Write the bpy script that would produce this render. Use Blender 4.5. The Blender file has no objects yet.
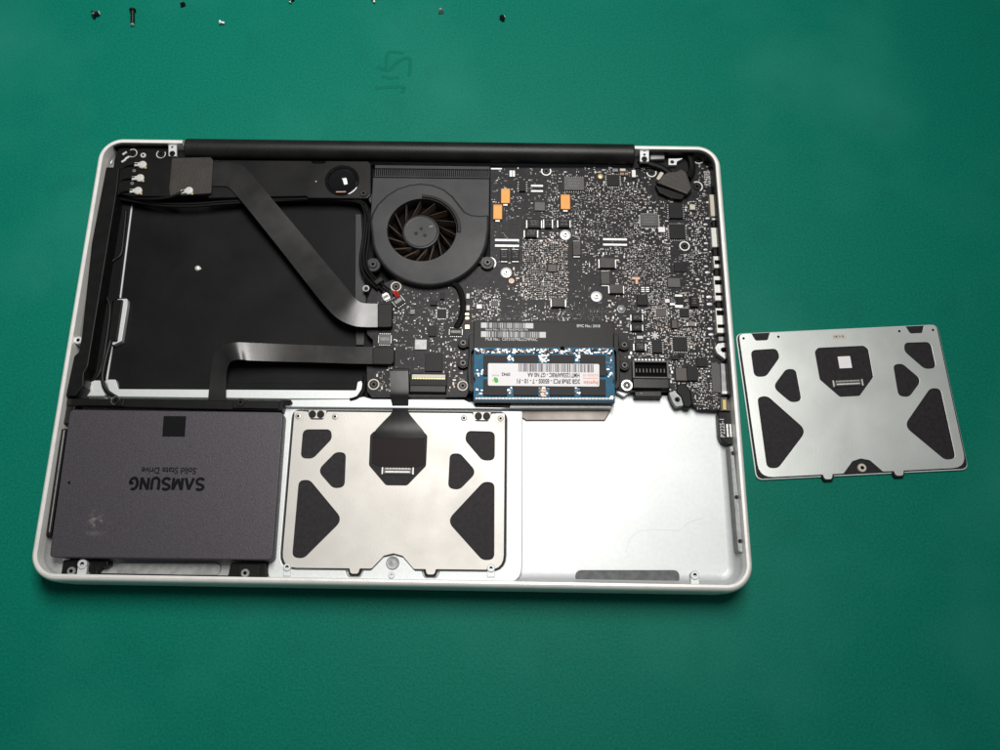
import bpy, math, random
from mathutils import Vector, Matrix, Euler
R = math.radians
random.seed(7)
S = 0.001                                   # everything below is written in millimetres
sc = bpy.context.scene
col = sc.collection

# ------------------------------------------------------------------ camera
FPX = 900.0
CAM = Vector((46.166, -147.995, 432.535))
ROT = (0.312527, -0.007804, 0.009403)
cd = bpy.data.cameras.new('camera'); cam = bpy.data.objects.new('camera', cd); col.objects.link(cam)
cd.sensor_width = 36; cd.lens = FPX / 1000 * 36; cd.clip_start = 0.01; cd.clip_end = 50
cam.location = CAM * S; cam.rotation_euler = ROT
sc.camera = cam
RM = Euler(ROT, 'XYZ').to_matrix()
def P(u, v, z):
    """photo pixel -> point (mm) on the horizontal plane at height z"""
    d = RM @ Vector(((u - 500) / FPX, -(v - 375) / FPX, -1.0))
    t = (z - CAM.z) / d.z
    p = CAM + d * t
    return (p.x, p.y)
def PP(pts, z): return [P(u, v, z) for u, v in pts]

# ------------------------------------------------------------------ world, lamps, exposure
w = bpy.data.worlds.new('World'); sc.world = w; w.use_nodes = True
bg = w.node_tree.nodes['Background']
bg.inputs['Color'].default_value = (0.86, 0.93, 1.0, 1); bg.inputs['Strength'].default_value = 0.10
def area(name, loc, target, sx, sy, power, colr, spread=180):
    l = bpy.data.lights.new(name, 'AREA'); l.shape = 'RECTANGLE'; l.size = sx; l.size_y = sy
    l.energy = power; l.color = colr; l.spread = R(spread)
    o = bpy.data.objects.new(name, l); col.objects.link(o); o.location = Vector(loc) * S
    d = (Vector(target) - Vector(loc)); o.rotation_euler = d.to_track_quat('-Z', 'Y').to_euler()
    return o
area('ceiling_lamp', (80, 225, 760), (-150, 140, 0), 0.46, 0.22, 3.5, (1.0, 0.975, 0.94), 120)
vs = sc.view_settings
vs.view_transform = 'Standard'; vs.look = 'None'; vs.gamma = 1; vs.exposure = 0.0; vs.use_curve_mapping = False

# ------------------------------------------------------------------ materials
MATS = {}
def mat(name, c, rough=0.5, metal=0.0, spec=0.5, var=0.0, vscale=300, bump=0.0, bscale=800, rvar=0.0, aniso=None, coat=0.0):
    m = bpy.data.materials.new(name); m.use_nodes = True; MATS[name] = m
    nt = m.node_tree; b = nt.nodes['Principled BSDF']
    b.inputs['Base Color'].default_value = (*c, 1); b.inputs['Roughness'].default_value = rough
    b.inputs['Metallic'].default_value = metal; b.inputs['Specular IOR Level'].default_value = spec
    b.inputs['Coat Weight'].default_value = coat
    N = nt.nodes.new; L = nt.links.new
    if var or bump or rvar:
        tc = N('ShaderNodeTexCoord'); mp = N('ShaderNodeMapping'); L(tc.outputs['Object'], mp.inputs['Vector'])
        if aniso: mp.inputs['Scale'].default_value = aniso
    if var:
        n = N('ShaderNodeTexNoise'); n.inputs['Scale'].default_value = vscale; n.inputs['Detail'].default_value = 4
        L(mp.outputs[0], n.inputs['Vector'])
        mx = N('ShaderNodeMix'); mx.data_type = 'RGBA'
        mx.inputs['A'].default_value = (*[max(0, x * (1 - var)) for x in c], 1)
        mx.inputs['B'].default_value = (*[min(1, x * (1 + var)) for x in c], 1)
        rmp = N('ShaderNodeMapRange'); rmp.inputs['From Min'].default_value = .3; rmp.inputs['From Max'].default_value = .7
        L(n.outputs['Fac'], rmp.inputs['Value']); L(rmp.outputs[0], mx.inputs['Factor'])
        L(mx.outputs['Result'], b.inputs['Base Color'])
    if rvar:
        n2 = N('ShaderNodeTexNoise'); n2.inputs['Scale'].default_value = 45; n2.inputs['Detail'].default_value = 5
        L(mp.outputs[0], n2.inputs['Vector'])
        r2 = N('ShaderNodeMapRange'); r2.inputs['From Min'].default_value = .3; r2.inputs['From Max'].default_value = .7
        r2.inputs['To Min'].default_value = rough - rvar; r2.inputs['To Max'].default_value = rough + rvar
        L(n2.outputs['Fac'], r2.inputs['Value']); L(r2.outputs[0], b.inputs['Roughness'])
    if bump:
        n3 = N('ShaderNodeTexNoise'); n3.inputs['Scale'].default_value = bscale; n3.inputs['Detail'].default_value = 3
        L(mp.outputs[0], n3.inputs['Vector'])
        bp = N('ShaderNodeBump'); bp.inputs['Strength'].default_value = bump; bp.inputs['Distance'].default_value = 0.0003
        L(n3.outputs['Fac'], bp.inputs['Height']); L(bp.outputs[0], b.inputs['Normal'])
    return m

mat('aluminium', (.60, .622, .622), .5, .42, var=.03, vscale=500, bump=.08, bscale=1500, rvar=.015)
mat('solder_tiny', (.44, .43, .42), .45, .3, var=.35, vscale=700)
mat('slot_light', (.30, .305, .30), .55, .3, var=.2, vscale=300, bump=.2)
mat('slot_grey', (.10, .105, .106), .6, .2, var=.25, vscale=350, bump=.2)
mat('steel_cool', (.66, .685, .66), .38, .66, var=.03, vscale=120, bump=.06, bscale=1200, rvar=.03)
mat('rim_aluminium', (.86, .845, .81), .4, .3, var=.05, vscale=200, bump=.1, bscale=900, rvar=.06)
mat('steel', (.505, .487, .455), .48, .42, var=.035, vscale=120, bump=.06, bscale=1200, rvar=.05)
mat('reflection_brown', (.135, .118, .105), .42, .5, var=.12, vscale=60, rvar=.08)  # dark reflection of the memory module, put into a metal colour
mat('dull_metal', (.26, .265, .265), .5, .6, var=.2, vscale=260, bump=.2)
mat('black_plastic', (.006, .0058, .0058), .42, spec=0.16, var=.25, vscale=200, bump=.12, bscale=1400)
mat('black_satin', (.009, .0087, .0087), .33, spec=0.2, var=.3, vscale=60, bump=.1, bscale=1800, rvar=.06)
mat('black_plate', (.0065, .006, .0065), .52, spec=0.1, var=.4, vscale=40, bump=.25, bscale=2600)
mat('black_rubber', (.005, .005, .005), .5, spec=0.18, bump=.2, bscale=900)
mat('tube_black', (.008, .0078, .0075), .42, spec=0.3, var=.5, vscale=70, bump=.3, bscale=1500)
mat('fan_plastic', (.024, .024, .026), .44, spec=0.28, var=.2, vscale=70, bump=.15, bscale=1700, rvar=.07)
mat('blade', (.13, .095, .075), .42, var=.5, vscale=150)
mat('void', (.004, .0035, .0035), .7, spec=.05)
mat('flex', (.016, .0155, .0155), .26, spec=0.42, var=.25, vscale=80, bump=.04, bscale=300, rvar=.06)
mat('tape', (.022, .019, .015), .5, var=.35, vscale=90, bump=.3, bscale=900)
mat('chip', (.010, .0095, .0105), .5, spec=0.18, var=.15, vscale=300, bump=.1)
mat('chip_grey', (.045, .044, .044), .45, var=.12, vscale=300, bump=.1)
mat('chip_print', (.16, .16, .16), .6)
mat('chip_brown', (.05, .035, .03), .5, var=.1, vscale=300)
mat('inductor', (.038, .034, .03), .5, spec=0.35, var=.3, vscale=350, bump=.2)
mat('solder', (.62, .62, .60), .42, .3, var=.2, vscale=900)
mat('gold', (.72, .58, .30), .35, .6)
mat('tantalum', (.78, .33, .055), .5, var=.06, vscale=300)
mat('ceramic_tan', (.30, .205, .125), .5, var=.3, vscale=900)
mat('ceramic_grey', (.18, .17, .165), .5, var=.3, vscale=900)
mat('copper', (.38, .23, .165), .42, .45)
mat('white_print', (.62, .62, .61), .6)
mat('grey_print', (.30, .30, .31), .6)
mat('beige', (.55, .50, .42), .45)
mat('yellow', (.68, .52, .16), .5)
mat('red', (.5, .02, .02), .4)
mat('paper', (.82, .80, .81), .5, spec=0.2, var=.02, vscale=300)
mat('ink', (.045, .04, .05), .6)
mat('ink_grey', (.22, .20, .23), .6)
mat('ink_orange', (.75, .27, .16), .6)
mat('leaf_green', (.06, .42, .08), .6)
mat('leaf_yellow', (.70, .68, .12), .6)
mat('ram_blue', (.003, .10, .19), .5, spec=0.2, var=.25, vscale=300)
mat('glass_edge', (.80, .83, .82), .3, .2)
mat('panel_dark', (.02, .018, .02), .55, spec=0.14, var=.25, vscale=500, bump=.2, bscale=1800)
mat('sticker_dark', (.010, .005, .0045), .5, spec=.12)
mat('ssd_logo', (.004, .004, .0045), .5, spec=.1)
mat('dome', (.006, .006, .0065), .07, spec=.6)
mat('screw_dark', (.016, .0155, .015), .34, .5)
mat('screw_bright', (.72, .71, .67), .32, .4)

def mat_pcb():
    m = mat('pcb', (.017, .0165, .0185), .42, spec=.16); nt = m.node_tree; b = nt.nodes['Principled BSDF']; N = nt.nodes.new; L = nt.links.new
    tc = N('ShaderNodeTexCoord')
    v = N('ShaderNodeTexVoronoi'); v.distance = 'CHEBYCHEV'; v.inputs['Scale'].default_value = 620; v.feature = 'F1'
    L(tc.outputs['Object'], v.inputs['Vector'])
    br = N('ShaderNodeTexBrick'); br.inputs['Scale'].default_value = 420; br.inputs['Mortar Size'].default_value = .05
    L(tc.outputs['Object'], br.inputs['Vector'])
    n = N('ShaderNodeTexNoise'); n.inputs['Scale'].default_value = 55; n.inputs['Detail'].default_value = 4
    L(tc.outputs['Object'], n.inputs['Vector'])
    mx = N('ShaderNodeMix'); mx.data_type = 'RGBA'; mx.inputs['A'].default_value = (.006, .0055, .0065, 1); mx.inputs['B'].default_value = (.024, .022, .025, 1)
    mu = N('ShaderNodeMath'); mu.operation = 'MULTIPLY'; L(v.outputs['Distance'], mu.inputs[0]); L(n.outputs['Fac'], mu.inputs[1])
    mr = N('ShaderNodeMapRange'); mr.inputs['From Min'].default_value = .05; mr.inputs['From Max'].default_value = .45
    L(mu.outputs[0], mr.inputs['Value']); L(mr.outputs[0], mx.inputs['Factor']); L(mx.outputs['Result'], b.inputs['Base Color'])
    bp = N('ShaderNodeBump'); bp.inputs['Strength'].default_value = .15; bp.inputs['Distance'].default_value = .0001
    L(br.outputs['Fac'], bp.inputs['Height']); L(bp.outputs[0], b.inputs['Normal'])
mat_pcb()

def mat_ssd():
    m = mat('ssd_case', (.05, .046, .052), .5, .35, bump=.35, bscale=2600); nt = m.node_tree; b = nt.nodes['Principled BSDF']; N = nt.nodes.new; L = nt.links.new
    tc = N('ShaderNodeTexCoord')
    a = N('ShaderNodeTexNoise'); a.inputs['Scale'].default_value = 2200; a.inputs['Detail'].default_value = 2; L(tc.outputs['Object'], a.inputs['Vector'])
    c = N('ShaderNodeTexNoise'); c.inputs['Scale'].default_value = 14; c.inputs['Detail'].default_value = 5; L(tc.outputs['Object'], c.inputs['Vector'])
    m1 = N('ShaderNodeMix'); m1.data_type = 'RGBA'; m1.inputs['A'].default_value = (.033, .030, .036, 1); m1.inputs['B'].default_value = (.080, .072, .084, 1)
    r1 = N('ShaderNodeMapRange'); r1.inputs['From Min'].default_value = .25; r1.inputs['From Max'].default_value = .75
    L(a.outputs['Fac'], r1.inputs['Value']); L(r1.outputs[0], m1.inputs['Factor'])
    # dusty grey smudge on the lower corner of the lid
    sx = P(96, 523, 18.3)
    gx = N('ShaderNodeVectorMath'); gx.operation = 'DISTANCE'; gx.inputs[1].default_value = (sx[0] * S, sx[1] * S, .0183); L(tc.outputs['Object'], gx.inputs[0])
    r2 = N('ShaderNodeMapRange'); r2.inputs['From Min'].default_value = .007; r2.inputs['From Max'].default_value = .001; L(gx.outputs['Value'], r2.inputs['Value'])
    sp = N('ShaderNodeTexNoise'); sp.inputs['Scale'].default_value = 330; sp.inputs['Detail'].default_value = 3; L(tc.outputs['Object'], sp.inputs['Vector'])
    r3 = N('ShaderNodeMapRange'); r3.inputs['From Min'].default_value = .5; r3.inputs['From Max'].default_value = .75; L(sp.outputs['Fac'], r3.inputs['Value'])
    mm = N('ShaderNodeMath'); mm.operation = 'MULTIPLY'; L(r2.outputs[0], mm.inputs[0]); L(r3.outputs[0], mm.inputs[1])
    m2 = N('ShaderNodeMix'); m2.data_type = 'RGBA'; L(m1.outputs['Result'], m2.inputs['A']); m2.inputs['B'].default_value = (.30, .28, .25, 1)
    L(mm.outputs[0], m2.inputs['Factor']); L(m2.outputs['Result'], b.inputs['Base Color'])
mat_ssd()

def mat_green():
    m = mat('mat_green', (.004, .17, .11), .5, spec=.09); nt = m.node_tree; b = nt.nodes['Principled BSDF']; N = nt.nodes.new; L = nt.links.new
    tc = N('ShaderNodeTexCoord')
    def noise(s, d): n = N('ShaderNodeTexNoise'); n.inputs['Scale'].default_value = s; n.inputs['Detail'].default_value = d; L(tc.outputs['Object'], n.inputs['Vector']); return n
    fine = noise(900, 3); big = noise(9, 5); mid = noise(45, 4)
    m1 = N('ShaderNodeMix'); m1.data_type = 'RGBA'; m1.inputs['A'].default_value = (.0008, .118, .080, 1); m1.inputs['B'].default_value = (.0022, .182, .124, 1)
    r1 = N('ShaderNodeMapRange'); r1.inputs['From Min'].default_value = .25; r1.inputs['From Max'].default_value = .75
    L(fine.outputs['Fac'], r1.inputs['Value']); L(r1.outputs[0], m1.inputs['Factor'])
    # worn / rubbed patches
    m2 = N('ShaderNodeMix'); m2.data_type = 'RGBA'; m2.inputs['B'].default_value = (.016, .20, .145, 1); L(m1.outputs['Result'], m2.inputs['A'])
    r2 = N('ShaderNodeMapRange'); r2.inputs['From Min'].default_value = .48; r2.inputs['From Max'].default_value = .75; r2.inputs['To Max'].default_value = .7
    L(big.outputs['Fac'], r2.inputs['Value']); L(r2.outputs[0], m2.inputs['Factor'])
    m3 = N('ShaderNodeMix'); m3.data_type = 'RGBA'; m3.inputs['B'].default_value = (.003, .09, .06, 1); L(m2.outputs['Result'], m3.inputs['A'])
    r3 = N('ShaderNodeMapRange'); r3.inputs['From Min'].default_value = .58; r3.inputs['From Max'].default_value = .8; r3.inputs['To Max'].default_value = .22
    L(mid.outputs['Fac'], r3.inputs['Value']); L(r3.outputs[0], m3.inputs['Factor'])
    L(m3.outputs['Result'], b.inputs['Base Color'])
    r4 = N('ShaderNodeMapRange'); r4.inputs['To Min'].default_value = .40; r4.inputs['To Max'].default_value = .62; L(big.outputs['Fac'], r4.inputs['Value']); L(r4.outputs[0], b.inputs['Roughness'])
    bp = N('ShaderNodeBump'); bp.inputs['Strength'].default_value = .35; bp.inputs['Distance'].default_value = .0003
    L(fine.outputs['Fac'], bp.inputs['Height']); L(bp.outputs[0], b.inputs['Normal'])
mat_green()
mat('mat_mark', (.0012, .132, .09), .6, spec=.09)

# ------------------------------------------------------------------ mesh helpers
def finish(me, smooth=True):
    if smooth:
        me.shade_smooth(); me.set_sharp_from_angle(angle=R(38))
def link(name, me, mats, parent=None, loc=(0, 0, 0), kind=None):
    o = bpy.data.objects.new(name, me); col.objects.link(o)
    o.location = Vector(loc) * S
    if parent is not None: o.parent = parent
    if kind: o['kind'] = kind
    if me is not None and not me.materials:
        for m in (mats if isinstance(mats, (list, tuple)) else [mats]): me.materials.append(MATS[m])
    return o
def tag(o, label, cat, group=None):
    o['label'] = label; o['category'] = cat
    if group: o['group'] = group
    return o

class MB:
    def __init__(s): s.v = []; s.f = []; s.m = []
    def add(s, vs, fs, mi=0):
        b = len(s.v); s.v += vs; s.f += [tuple(i + b for i in f) for f in fs]; s.m += [mi] * len(fs)
    def box(s, x0, y0, x1, y1, z0, z1, mi=0, ch=0.0, rz=0.0):
        cx, cy = (x0 + x1) / 2, (y0 + y1) / 2; hx, hy = abs(x1 - x0) / 2, abs(y1 - y0) / 2
        ch = min(ch, hx * .8, hy * .8)
        rings = [(hx, hy, z0), (hx, hy, z1 - ch)] + ([(hx - ch, hy - ch, z1)] if ch else [])
        if not ch: rings[1] = (hx, hy, z1)
        vs = []; c, si = math.cos(rz), math.sin(rz)
        for a, b, z in rings:
            for px, py in ((-a, -b), (a, -b), (a, b), (-a, b)): vs.append((cx + px * c - py * si, cy + px * si + py * c, z))
        fs = [(3, 2, 1, 0)]
        for k in range(len(rings) - 1):
            for i in range(4): j = (i + 1) % 4; fs.append((k * 4 + i, k * 4 + j, k * 4 + 4 + j, k * 4 + 4 + i))
        t = (len(rings) - 1) * 4; fs.append((t, t + 1, t + 2, t + 3)); s.add(vs, fs, mi)
    def lathe(s, x, y, prof, n=20, mi=0, a0=0.0, a1=2 * math.pi, cap=True):
        full = abs(a1 - a0) > 6.28; k = n if full else n + 1; vs = []
        for r, z in prof:
            for i in range(k):
                a = a0 + (a1 - a0) * i / n; vs.append((x + r * math.cos(a), y + r * math.sin(a), z))
        fs = []
        for j in range(len(prof) - 1):
            for i in range(n):
                i2 = (i + 1) % k; fs.append((j * k + i, j * k + i2, (j + 1) * k + i2, (j + 1) * k + i))
        if cap and full and prof[-1][0] > 1e-6: fs.append(tuple((len(prof) - 1) * k + i for i in range(k)))
        s.add(vs, fs, mi)
    def tube(s, pts, r, n=8, mi=0):
        pts = [Vector(p) for p in pts]; vs = []
        for i, p in enumerate(pts):
            d = (pts[min(i + 1, len(pts) - 1)] - pts[max(i - 1, 0)]).normalized()
            up = Vector((0, 0, 1)) if abs(d.z) < .9 else Vector((1, 0, 0))
            a = d.cross(up).normalized(); b = a.cross(d)
            for k in range(n):
                t = 2 * math.pi * k / n; vs.append(tuple(p + a * (r * math.cos(t)) + b * (r * math.sin(t))))
        fs = [(i * n + k, i * n + (k + 1) % n, (i + 1) * n + (k + 1) % n, (i + 1) * n + k) for i in range(len(pts) - 1) for k in range(n)]
        fs += [tuple(range(n - 1, -1, -1)), tuple((len(pts) - 1) * n + k for k in range(n))]
        s.add(vs, fs, mi)
    def mesh(s, name):
        me = bpy.data.meshes.new(name); me.from_pydata([(a * S, b * S, c * S) for a, b, c in s.v], [], s.f); me.update()
        return me
    def build(s, name, mats, parent=None, loc=(0, 0, 0), kind=None, smooth=True):
        me = s.mesh(name); o = link(name, me, mats, parent, loc, kind)
        me.polygons.foreach_set('material_index', s.m); finish(me, smooth)
        return o

def rnd(pts, r, n=5):
    """round the corners of a polygon; r a number or one per corner"""
    out = []; N = len(pts)
    for i in range(N):
        p = Vector(pts[i]); a = Vector(pts[i - 1]); b = Vector(pts[(i + 1) % N])
        rr = r[i] if isinstance(r, (list, tuple)) else r
        if rr <= 0: out.append(tuple(p)); continue
        da, db = (a - p), (b - p); la, lb = da.length, db.length; da.normalize(); db.normalize()
        ang = math.acos(max(-1, min(1, da.dot(db))))
        if ang > 3.0: out.append(tuple(p)); continue
        t = min(rr / math.tan(ang / 2), la * .48, lb * .48); q0 = p + da * t; q1 = p + db * t
        for k in range(n + 1):
            s = k / n; out.append(tuple((1 - s) ** 2 * q0 + 2 * s * (1 - s) * p + s * s * q1))
    return out
def circ(x, y, r, n=40, a0=0, a1=360): return [(x + r * math.cos(R(a0 + (a1 - a0) * i / n)), y + r * math.sin(R(a0 + (a1 - a0) * i / n))) for i in range(n)]
def rect(x0, y0, x1, y1): return [(x0, y0), (x1, y0), (x1, y1), (x0, y1)]
def prect(u0, v0, u1, v1, z):
    a = P(u0, v1, z); b = P(u1, v0, z); return (a[0], a[1], b[0], b[1])

PENDING = []
def plate(name, loops, z0, z1, m, parent=None, bevel=.2, seg=2, loc=(0, 0, 0)):
    """solid of constant height from closed outlines (inner ones are holes), bevelled rims"""
    if not isinstance(loops[0][0], (list, tuple)): loops = [loops]
    h = z1 - z0; bevel = min(bevel, h * .45)
    cu = bpy.data.curves.new(name, 'CURVE'); cu.dimensions = '2D'; cu.fill_mode = 'BOTH'
    cu.extrude = h / 2 - bevel; cu.bevel_depth = bevel; cu.bevel_resolution = seg; cu.offset = -bevel
    for lp in loops:
        sp = cu.splines.new('POLY'); sp.points.add(len(lp) - 1); sp.use_cyclic_u = True
        for i, p in enumerate(lp): sp.points[i].co = (p[0], p[1], 0, 1)
    t = bpy.data.objects.new('tmp', cu); col.objects.link(t)
    o = bpy.data.objects.new(name, bpy.data.meshes.new(name)); col.objects.link(o); o.location = Vector(loc) * S
    if parent is not None: o.parent = parent
    PENDING.append((t, o, Matrix.Scale(S, 4) @ Matrix.Translation((0, 0, (z0 + z1) / 2)), m, None))
    return o
def text(name, body, x, y, wdt, hgt, z, m, parent=None, rot=0.0, bold=0.0, shear=0.0, thick=.02, loc=(0, 0, 0)):
    """flat print: centre x,y, drawn width and height in mm"""
    cu = bpy.data.curves.new(name, 'FONT'); cu.body = body; cu.size = 1; cu.align_x = 'CENTER'; cu.align_y = 'CENTER'; cu.offset = bold; cu.shear = shear
    cu.extrude = 0; cu.resolution_u = 3
    t = bpy.data.objects.new('tmp', cu); col.objects.link(t)
    o = bpy.data.objects.new(name, bpy.data.meshes.new(name)); col.objects.link(o); o.location = Vector(loc) * S
    if parent is not None: o.parent = parent
    PENDING.append((t, o, Matrix.Scale(S, 4) @ Matrix.Translation((x, y, z)) @ Matrix.Rotation(rot, 4, 'Z'), m, (wdt, hgt)))
    return o
def flush():
    dg = bpy.context.evaluated_depsgraph_get(); dg.update()
    for t, o, M, m, fit in PENDING:
        me = bpy.data.meshes.new_from_object(t.evaluated_get(dg)); me.name = o.name
        if fit:
            xs = [v.co.x for v in me.vertices]; ys = [v.co.y for v in me.vertices]
            if xs:
                cx, cy = (min(xs) + max(xs)) / 2, (min(ys) + max(ys)) / 2
                me.transform(Matrix.Diagonal((fit[0] / (max(xs) - min(xs)), fit[1] / (max(ys) - min(ys)), 1, 1)) @ Matrix.Translation((-cx, -cy, 0)))
        me.transform(M); me.materials.clear(); me.materials.append(MATS[m])
        if not fit: finish(me)
        old = o.data; o.data = me; bpy.data.meshes.remove(old)
        cu = t.data; bpy.data.objects.remove(t); bpy.data.curves.remove(cu)
    PENDING.clear()

def catmull(pts, n=6):
    pts = [Vector(p) for p in pts]; out = []
    for i in range(len(pts) - 1):
        p0 = pts[max(i - 1, 0)]; p1 = pts[i]; p2 = pts[i + 1]; p3 = pts[min(i + 2, len(pts) - 1)]
        for k in range(n):
            t = k / n
            out.append(.5 * ((2 * p1) + (p2 - p0) * t + (2 * p0 - 5 * p1 + 4 * p2 - p3) * t * t + (3 * p1 - p0 - 3 * p2 + p3) * t ** 3))
    out.append(pts[-1]); return out
def ribbon(name, secs, m, parent, th=.25, n=6):
    """flat cable through cross-sections ((u,v),(u,v),z)"""
    A = catmull([(*P(*a, z), z) for a, b, z in secs], n); B = catmull([(*P(*b, z), z) for a, b, z in secs], n)
    mb = MB(); k = 4; vs = []
    for a, b in zip(A, B):
        for t in (0, .33, .67, 1):
            q = a.lerp(b, t); vs.append((q.x, q.y, q.z))
    top = len(vs); vs += [(x, y, z - th) for x, y, z in vs]; fs = []
    for i in range(len(A) - 1):
        for j in range(k - 1):
            q = (i * k + j, i * k + j + 1, (i + 1) * k + j + 1, (i + 1) * k + j); fs.append(q); fs.append(tuple(top + x for x in reversed(q)))
        for j in (0, k - 1):
            q = (i * k + j, (i + 1) * k + j, top + (i + 1) * k + j, top + i * k + j); fs.append(q if j == 0 else q[::-1])
    for i in (0, len(A) - 1):
        for j in range(k - 1): q = (i * k + j, i * k + j + 1, top + i * k + j + 1, top + i * k + j); fs.append(q)
    mb.add(vs, fs); return mb.build(name, m, parent)
def wire(name, pts, r, m, parent, n=5):
    mb = MB(); mb.tube(catmull([(*P(u, v, z), z) for u, v, z in pts], n), r, 8); return mb.build(name, m, parent)
SCREW_CACHE = {}
def screw(parent, u, v, z, r=1.6, m='screw_dark', h=.7, xy=None, name='screw', base=None):
    """seated screw head with a dark drive recess"""
    key = (r, m, h, base)
    if key not in SCREW_CACHE:
        mb = MB()
        mb.lathe(0, 0, [(r, 0), (r, h * .55), (r * .86, h), (r * .42, h), (r * .34, h * .35), (0, h * .3)], 18, 0)
        for f in range(len(mb.m)):
            if f >= 18 * 3: mb.m[f] = 1
        if base: mb.lathe(0, 0, [(base, -.3), (base, .05), (base * .96, .12), (r * .9, .12)], 22, 2)
        me = mb.mesh(name)
        for q in (m, 'void', 'solder'): me.materials.append(MATS[q])
        me.polygons.foreach_set('material_index', mb.m); finish(me); SCREW_CACHE[key] = me
    x, y = xy if xy else P(u, v, z + h)
    return link(name, SCREW_CACHE[key], [], parent, (x, y, z))

# ------------------------------------------------------------------ the mat
mb = MB(); G = 1600
mb.add([(-G, -G, 0), (G, -G, 0), (G, G, 0), (-G, G, 0)], [(0, 1, 2, 3)])
ground = mb.build('work_mat', 'mat_green', None, kind='structure'); ground['label'] = 'green rubber workbench mat under everything'
def stroke(px, wd):
    mb = MB(); pts = catmull([(*P(u, v, .1), .12) for u, v in px], 5); vs = []; fs = []
    for i, p in enumerate(pts):
        d = (pts[min(i + 1, len(pts) - 1)] - pts[max(i - 1, 0)]); nx = Vector((-d.y, d.x, 0)).normalized() * wd
        vs += [tuple(p + nx), tuple(p - nx)]
        if i: fs.append((2 * i - 2, 2 * i - 1, 2 * i + 1, 2 * i))
    mb.add(vs, fs); mb.build('pen_mark', 'mat_mark', ground)
stroke([(386, 69), (387, 55), (391, 52), (404, 53)], .9)
stroke([(377, 67), (389, 70), (397, 62), (409, 58), (410, 68), (409, 76)], 1.0)
stroke([(382, 76), (390, 78), (399, 77)], .9)
stroke([(375, 88), (388, 87), (404, 87), (401, 93)], 1.0)

# ------------------------------------------------------------------ the laptop shell
LW, LD = 325.0, 227.0
RIM, FLOOR, LOW = 21.0, 8.0, 6.2
laptop = bpy.data.objects.new('laptop', None); col.objects.link(laptop); laptop.empty_display_size = .05
tag(laptop, 'opened silver aluminium laptop lying upside down with its bottom cover removed', 'laptop')
plate('display_lid', rnd([(-LW / 2 + .5, -LD / 2 - .1), (LW / 2 + .5, -LD / 2 - 2.1), (LW / 2 - .5, LD / 2 - .6), (-LW / 2 + .5, LD / 2 - .6)], 14, 8), 0.0, 5.8, 'rim_aluminium', laptop, 1.2, 3)

def skew(x, y):
    """the front edge of the shell runs a touch out of square, as measured on its outline"""
    k = max(0.0, min(1.0, (-y - 40) / 73.5)); q = (x + 162.5) / 325
    return x + (1.0 * max(0.0, min(1.0, (x - 60) / 100)) * max(0.0, min(1.0, -y / 113))), y - (.3 + 2.0 * q) * k
def shell():
    xa, xb = P(183, 148, 19)[0], P(634, 150, 19)[0]           # hinge gap
    hx, hy, rc = LW / 2, LD / 2, 12.5; path = []
    def arc(cx, cy, a0):
        for i in range(13):
            a = R(a0 + 90 * i / 12); path.append((cx + rc * math.cos(a), cy + rc * math.sin(a), math.cos(a), math.sin(a), cx, cy))
    arc(hx - rc, hy - rc, 0)
    for x in (xb + .02, xb, (xa + xb) / 2, xa, xa - .02): path.append((x, hy, 0, 1, x, hy - rc))
    arc(-hx + rc, hy - rc, 90)
    arc(-hx + rc, -hy + rc, 180)
    for i in range(1, 12): x = -hx + rc + (LW - 2 * rc) * i / 12; path.append((x, -hy, 0, -1, x, -hy + rc))
    arc(hx - rc, -hy + rc, 270)
    prof = [(3.0, LOW), (1.0, LOW), (.25, 7.2), (0, 9), (0, 17.2), (.15, 18.6), (.5, 19.8), (1.1, 20.6), (1.65, 20.85), (1.75, 20.86), (1.85, RIM - .35), (1.95, RIM), (3.0, RIM), (3.15, RIM - .15),
            (3.2, RIM - .6), (3.4, 15), (3.8, 12), (4.7, 10), (6.2, 8.7), (8.6, FLOOR)]
    mb = MB(); vs = []; n = len(prof)
    for (x, y, nx, ny, cx, cy) in path:
        gap = ny > .999 and xa - .001 <= x <= xb + .001
        for d, z in prof: vs.append((*skew(x - nx * d, y - ny * d), min(z, 8.6) if gap else z))
    N = len(path); fs = []; mi = []
    for i in range(N):
        j = (i + 1) % N
        for k in range(n - 1): fs.append((i * n + k, j * n + k, j * n + k + 1, i * n + k + 1)[::-1])
    fs.append(tuple(i * n + n - 1 for i in range(N)))           # floor
    fs.append(tuple(i * n for i in range(N))[::-1])
    mb.add(vs, fs)
    mb.m = [0 if (f < N * (n - 1) and (f % (n - 1)) < n - 5) else 1 for f in range(len(fs))]
    return mb.build('case', ['rim_aluminium', 'aluminium'], laptop)
case = shell()

# trackpad frame with its opening, centre of the trackpad opening at TC
TC = (-.3, -68.7)
FT = 11.2
hole = [(-52, 37.9), (52, 37.9), (52, -38.1), (21.6, -38.1), (20.2, -41.2), (14.8, -41.2), (13.4, -38.1), (10.2, -38.1), (4.6, -32.1), (.4, -31.0), (-4.6, -32.1), (-10.0, -38.1),
        (-13.4, -38.1), (-14.8, -41.2), (-20.2, -41.2), (-21.6, -38.1), (-52, -38.1)]
holer = [4, 4, 7.5, .4, 1.4, 1.4, .4, 1.5, 1.5, 1.5, 1.5, 1.5, .4, 1.4, 1.4, .4, 7.5]
hole = [(x + TC[0], y + TC[1]) for x, y in rnd(hole, holer, 5)]
fx0, fx1 = P(281, 480, FT)[0] - 2.6, P(522.5, 480, FT)[0]
fy0, fy1 = P(400, 582, FT)[1], P(400, 409.5, FT)[1]
plate('trackpad_frame', [rnd(rect(fx0, fy0, fx1, fy1), [5, 8, 1, 1]), hole], FLOOR - .3, FT, 'aluminium', case, .45, 3)
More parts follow.
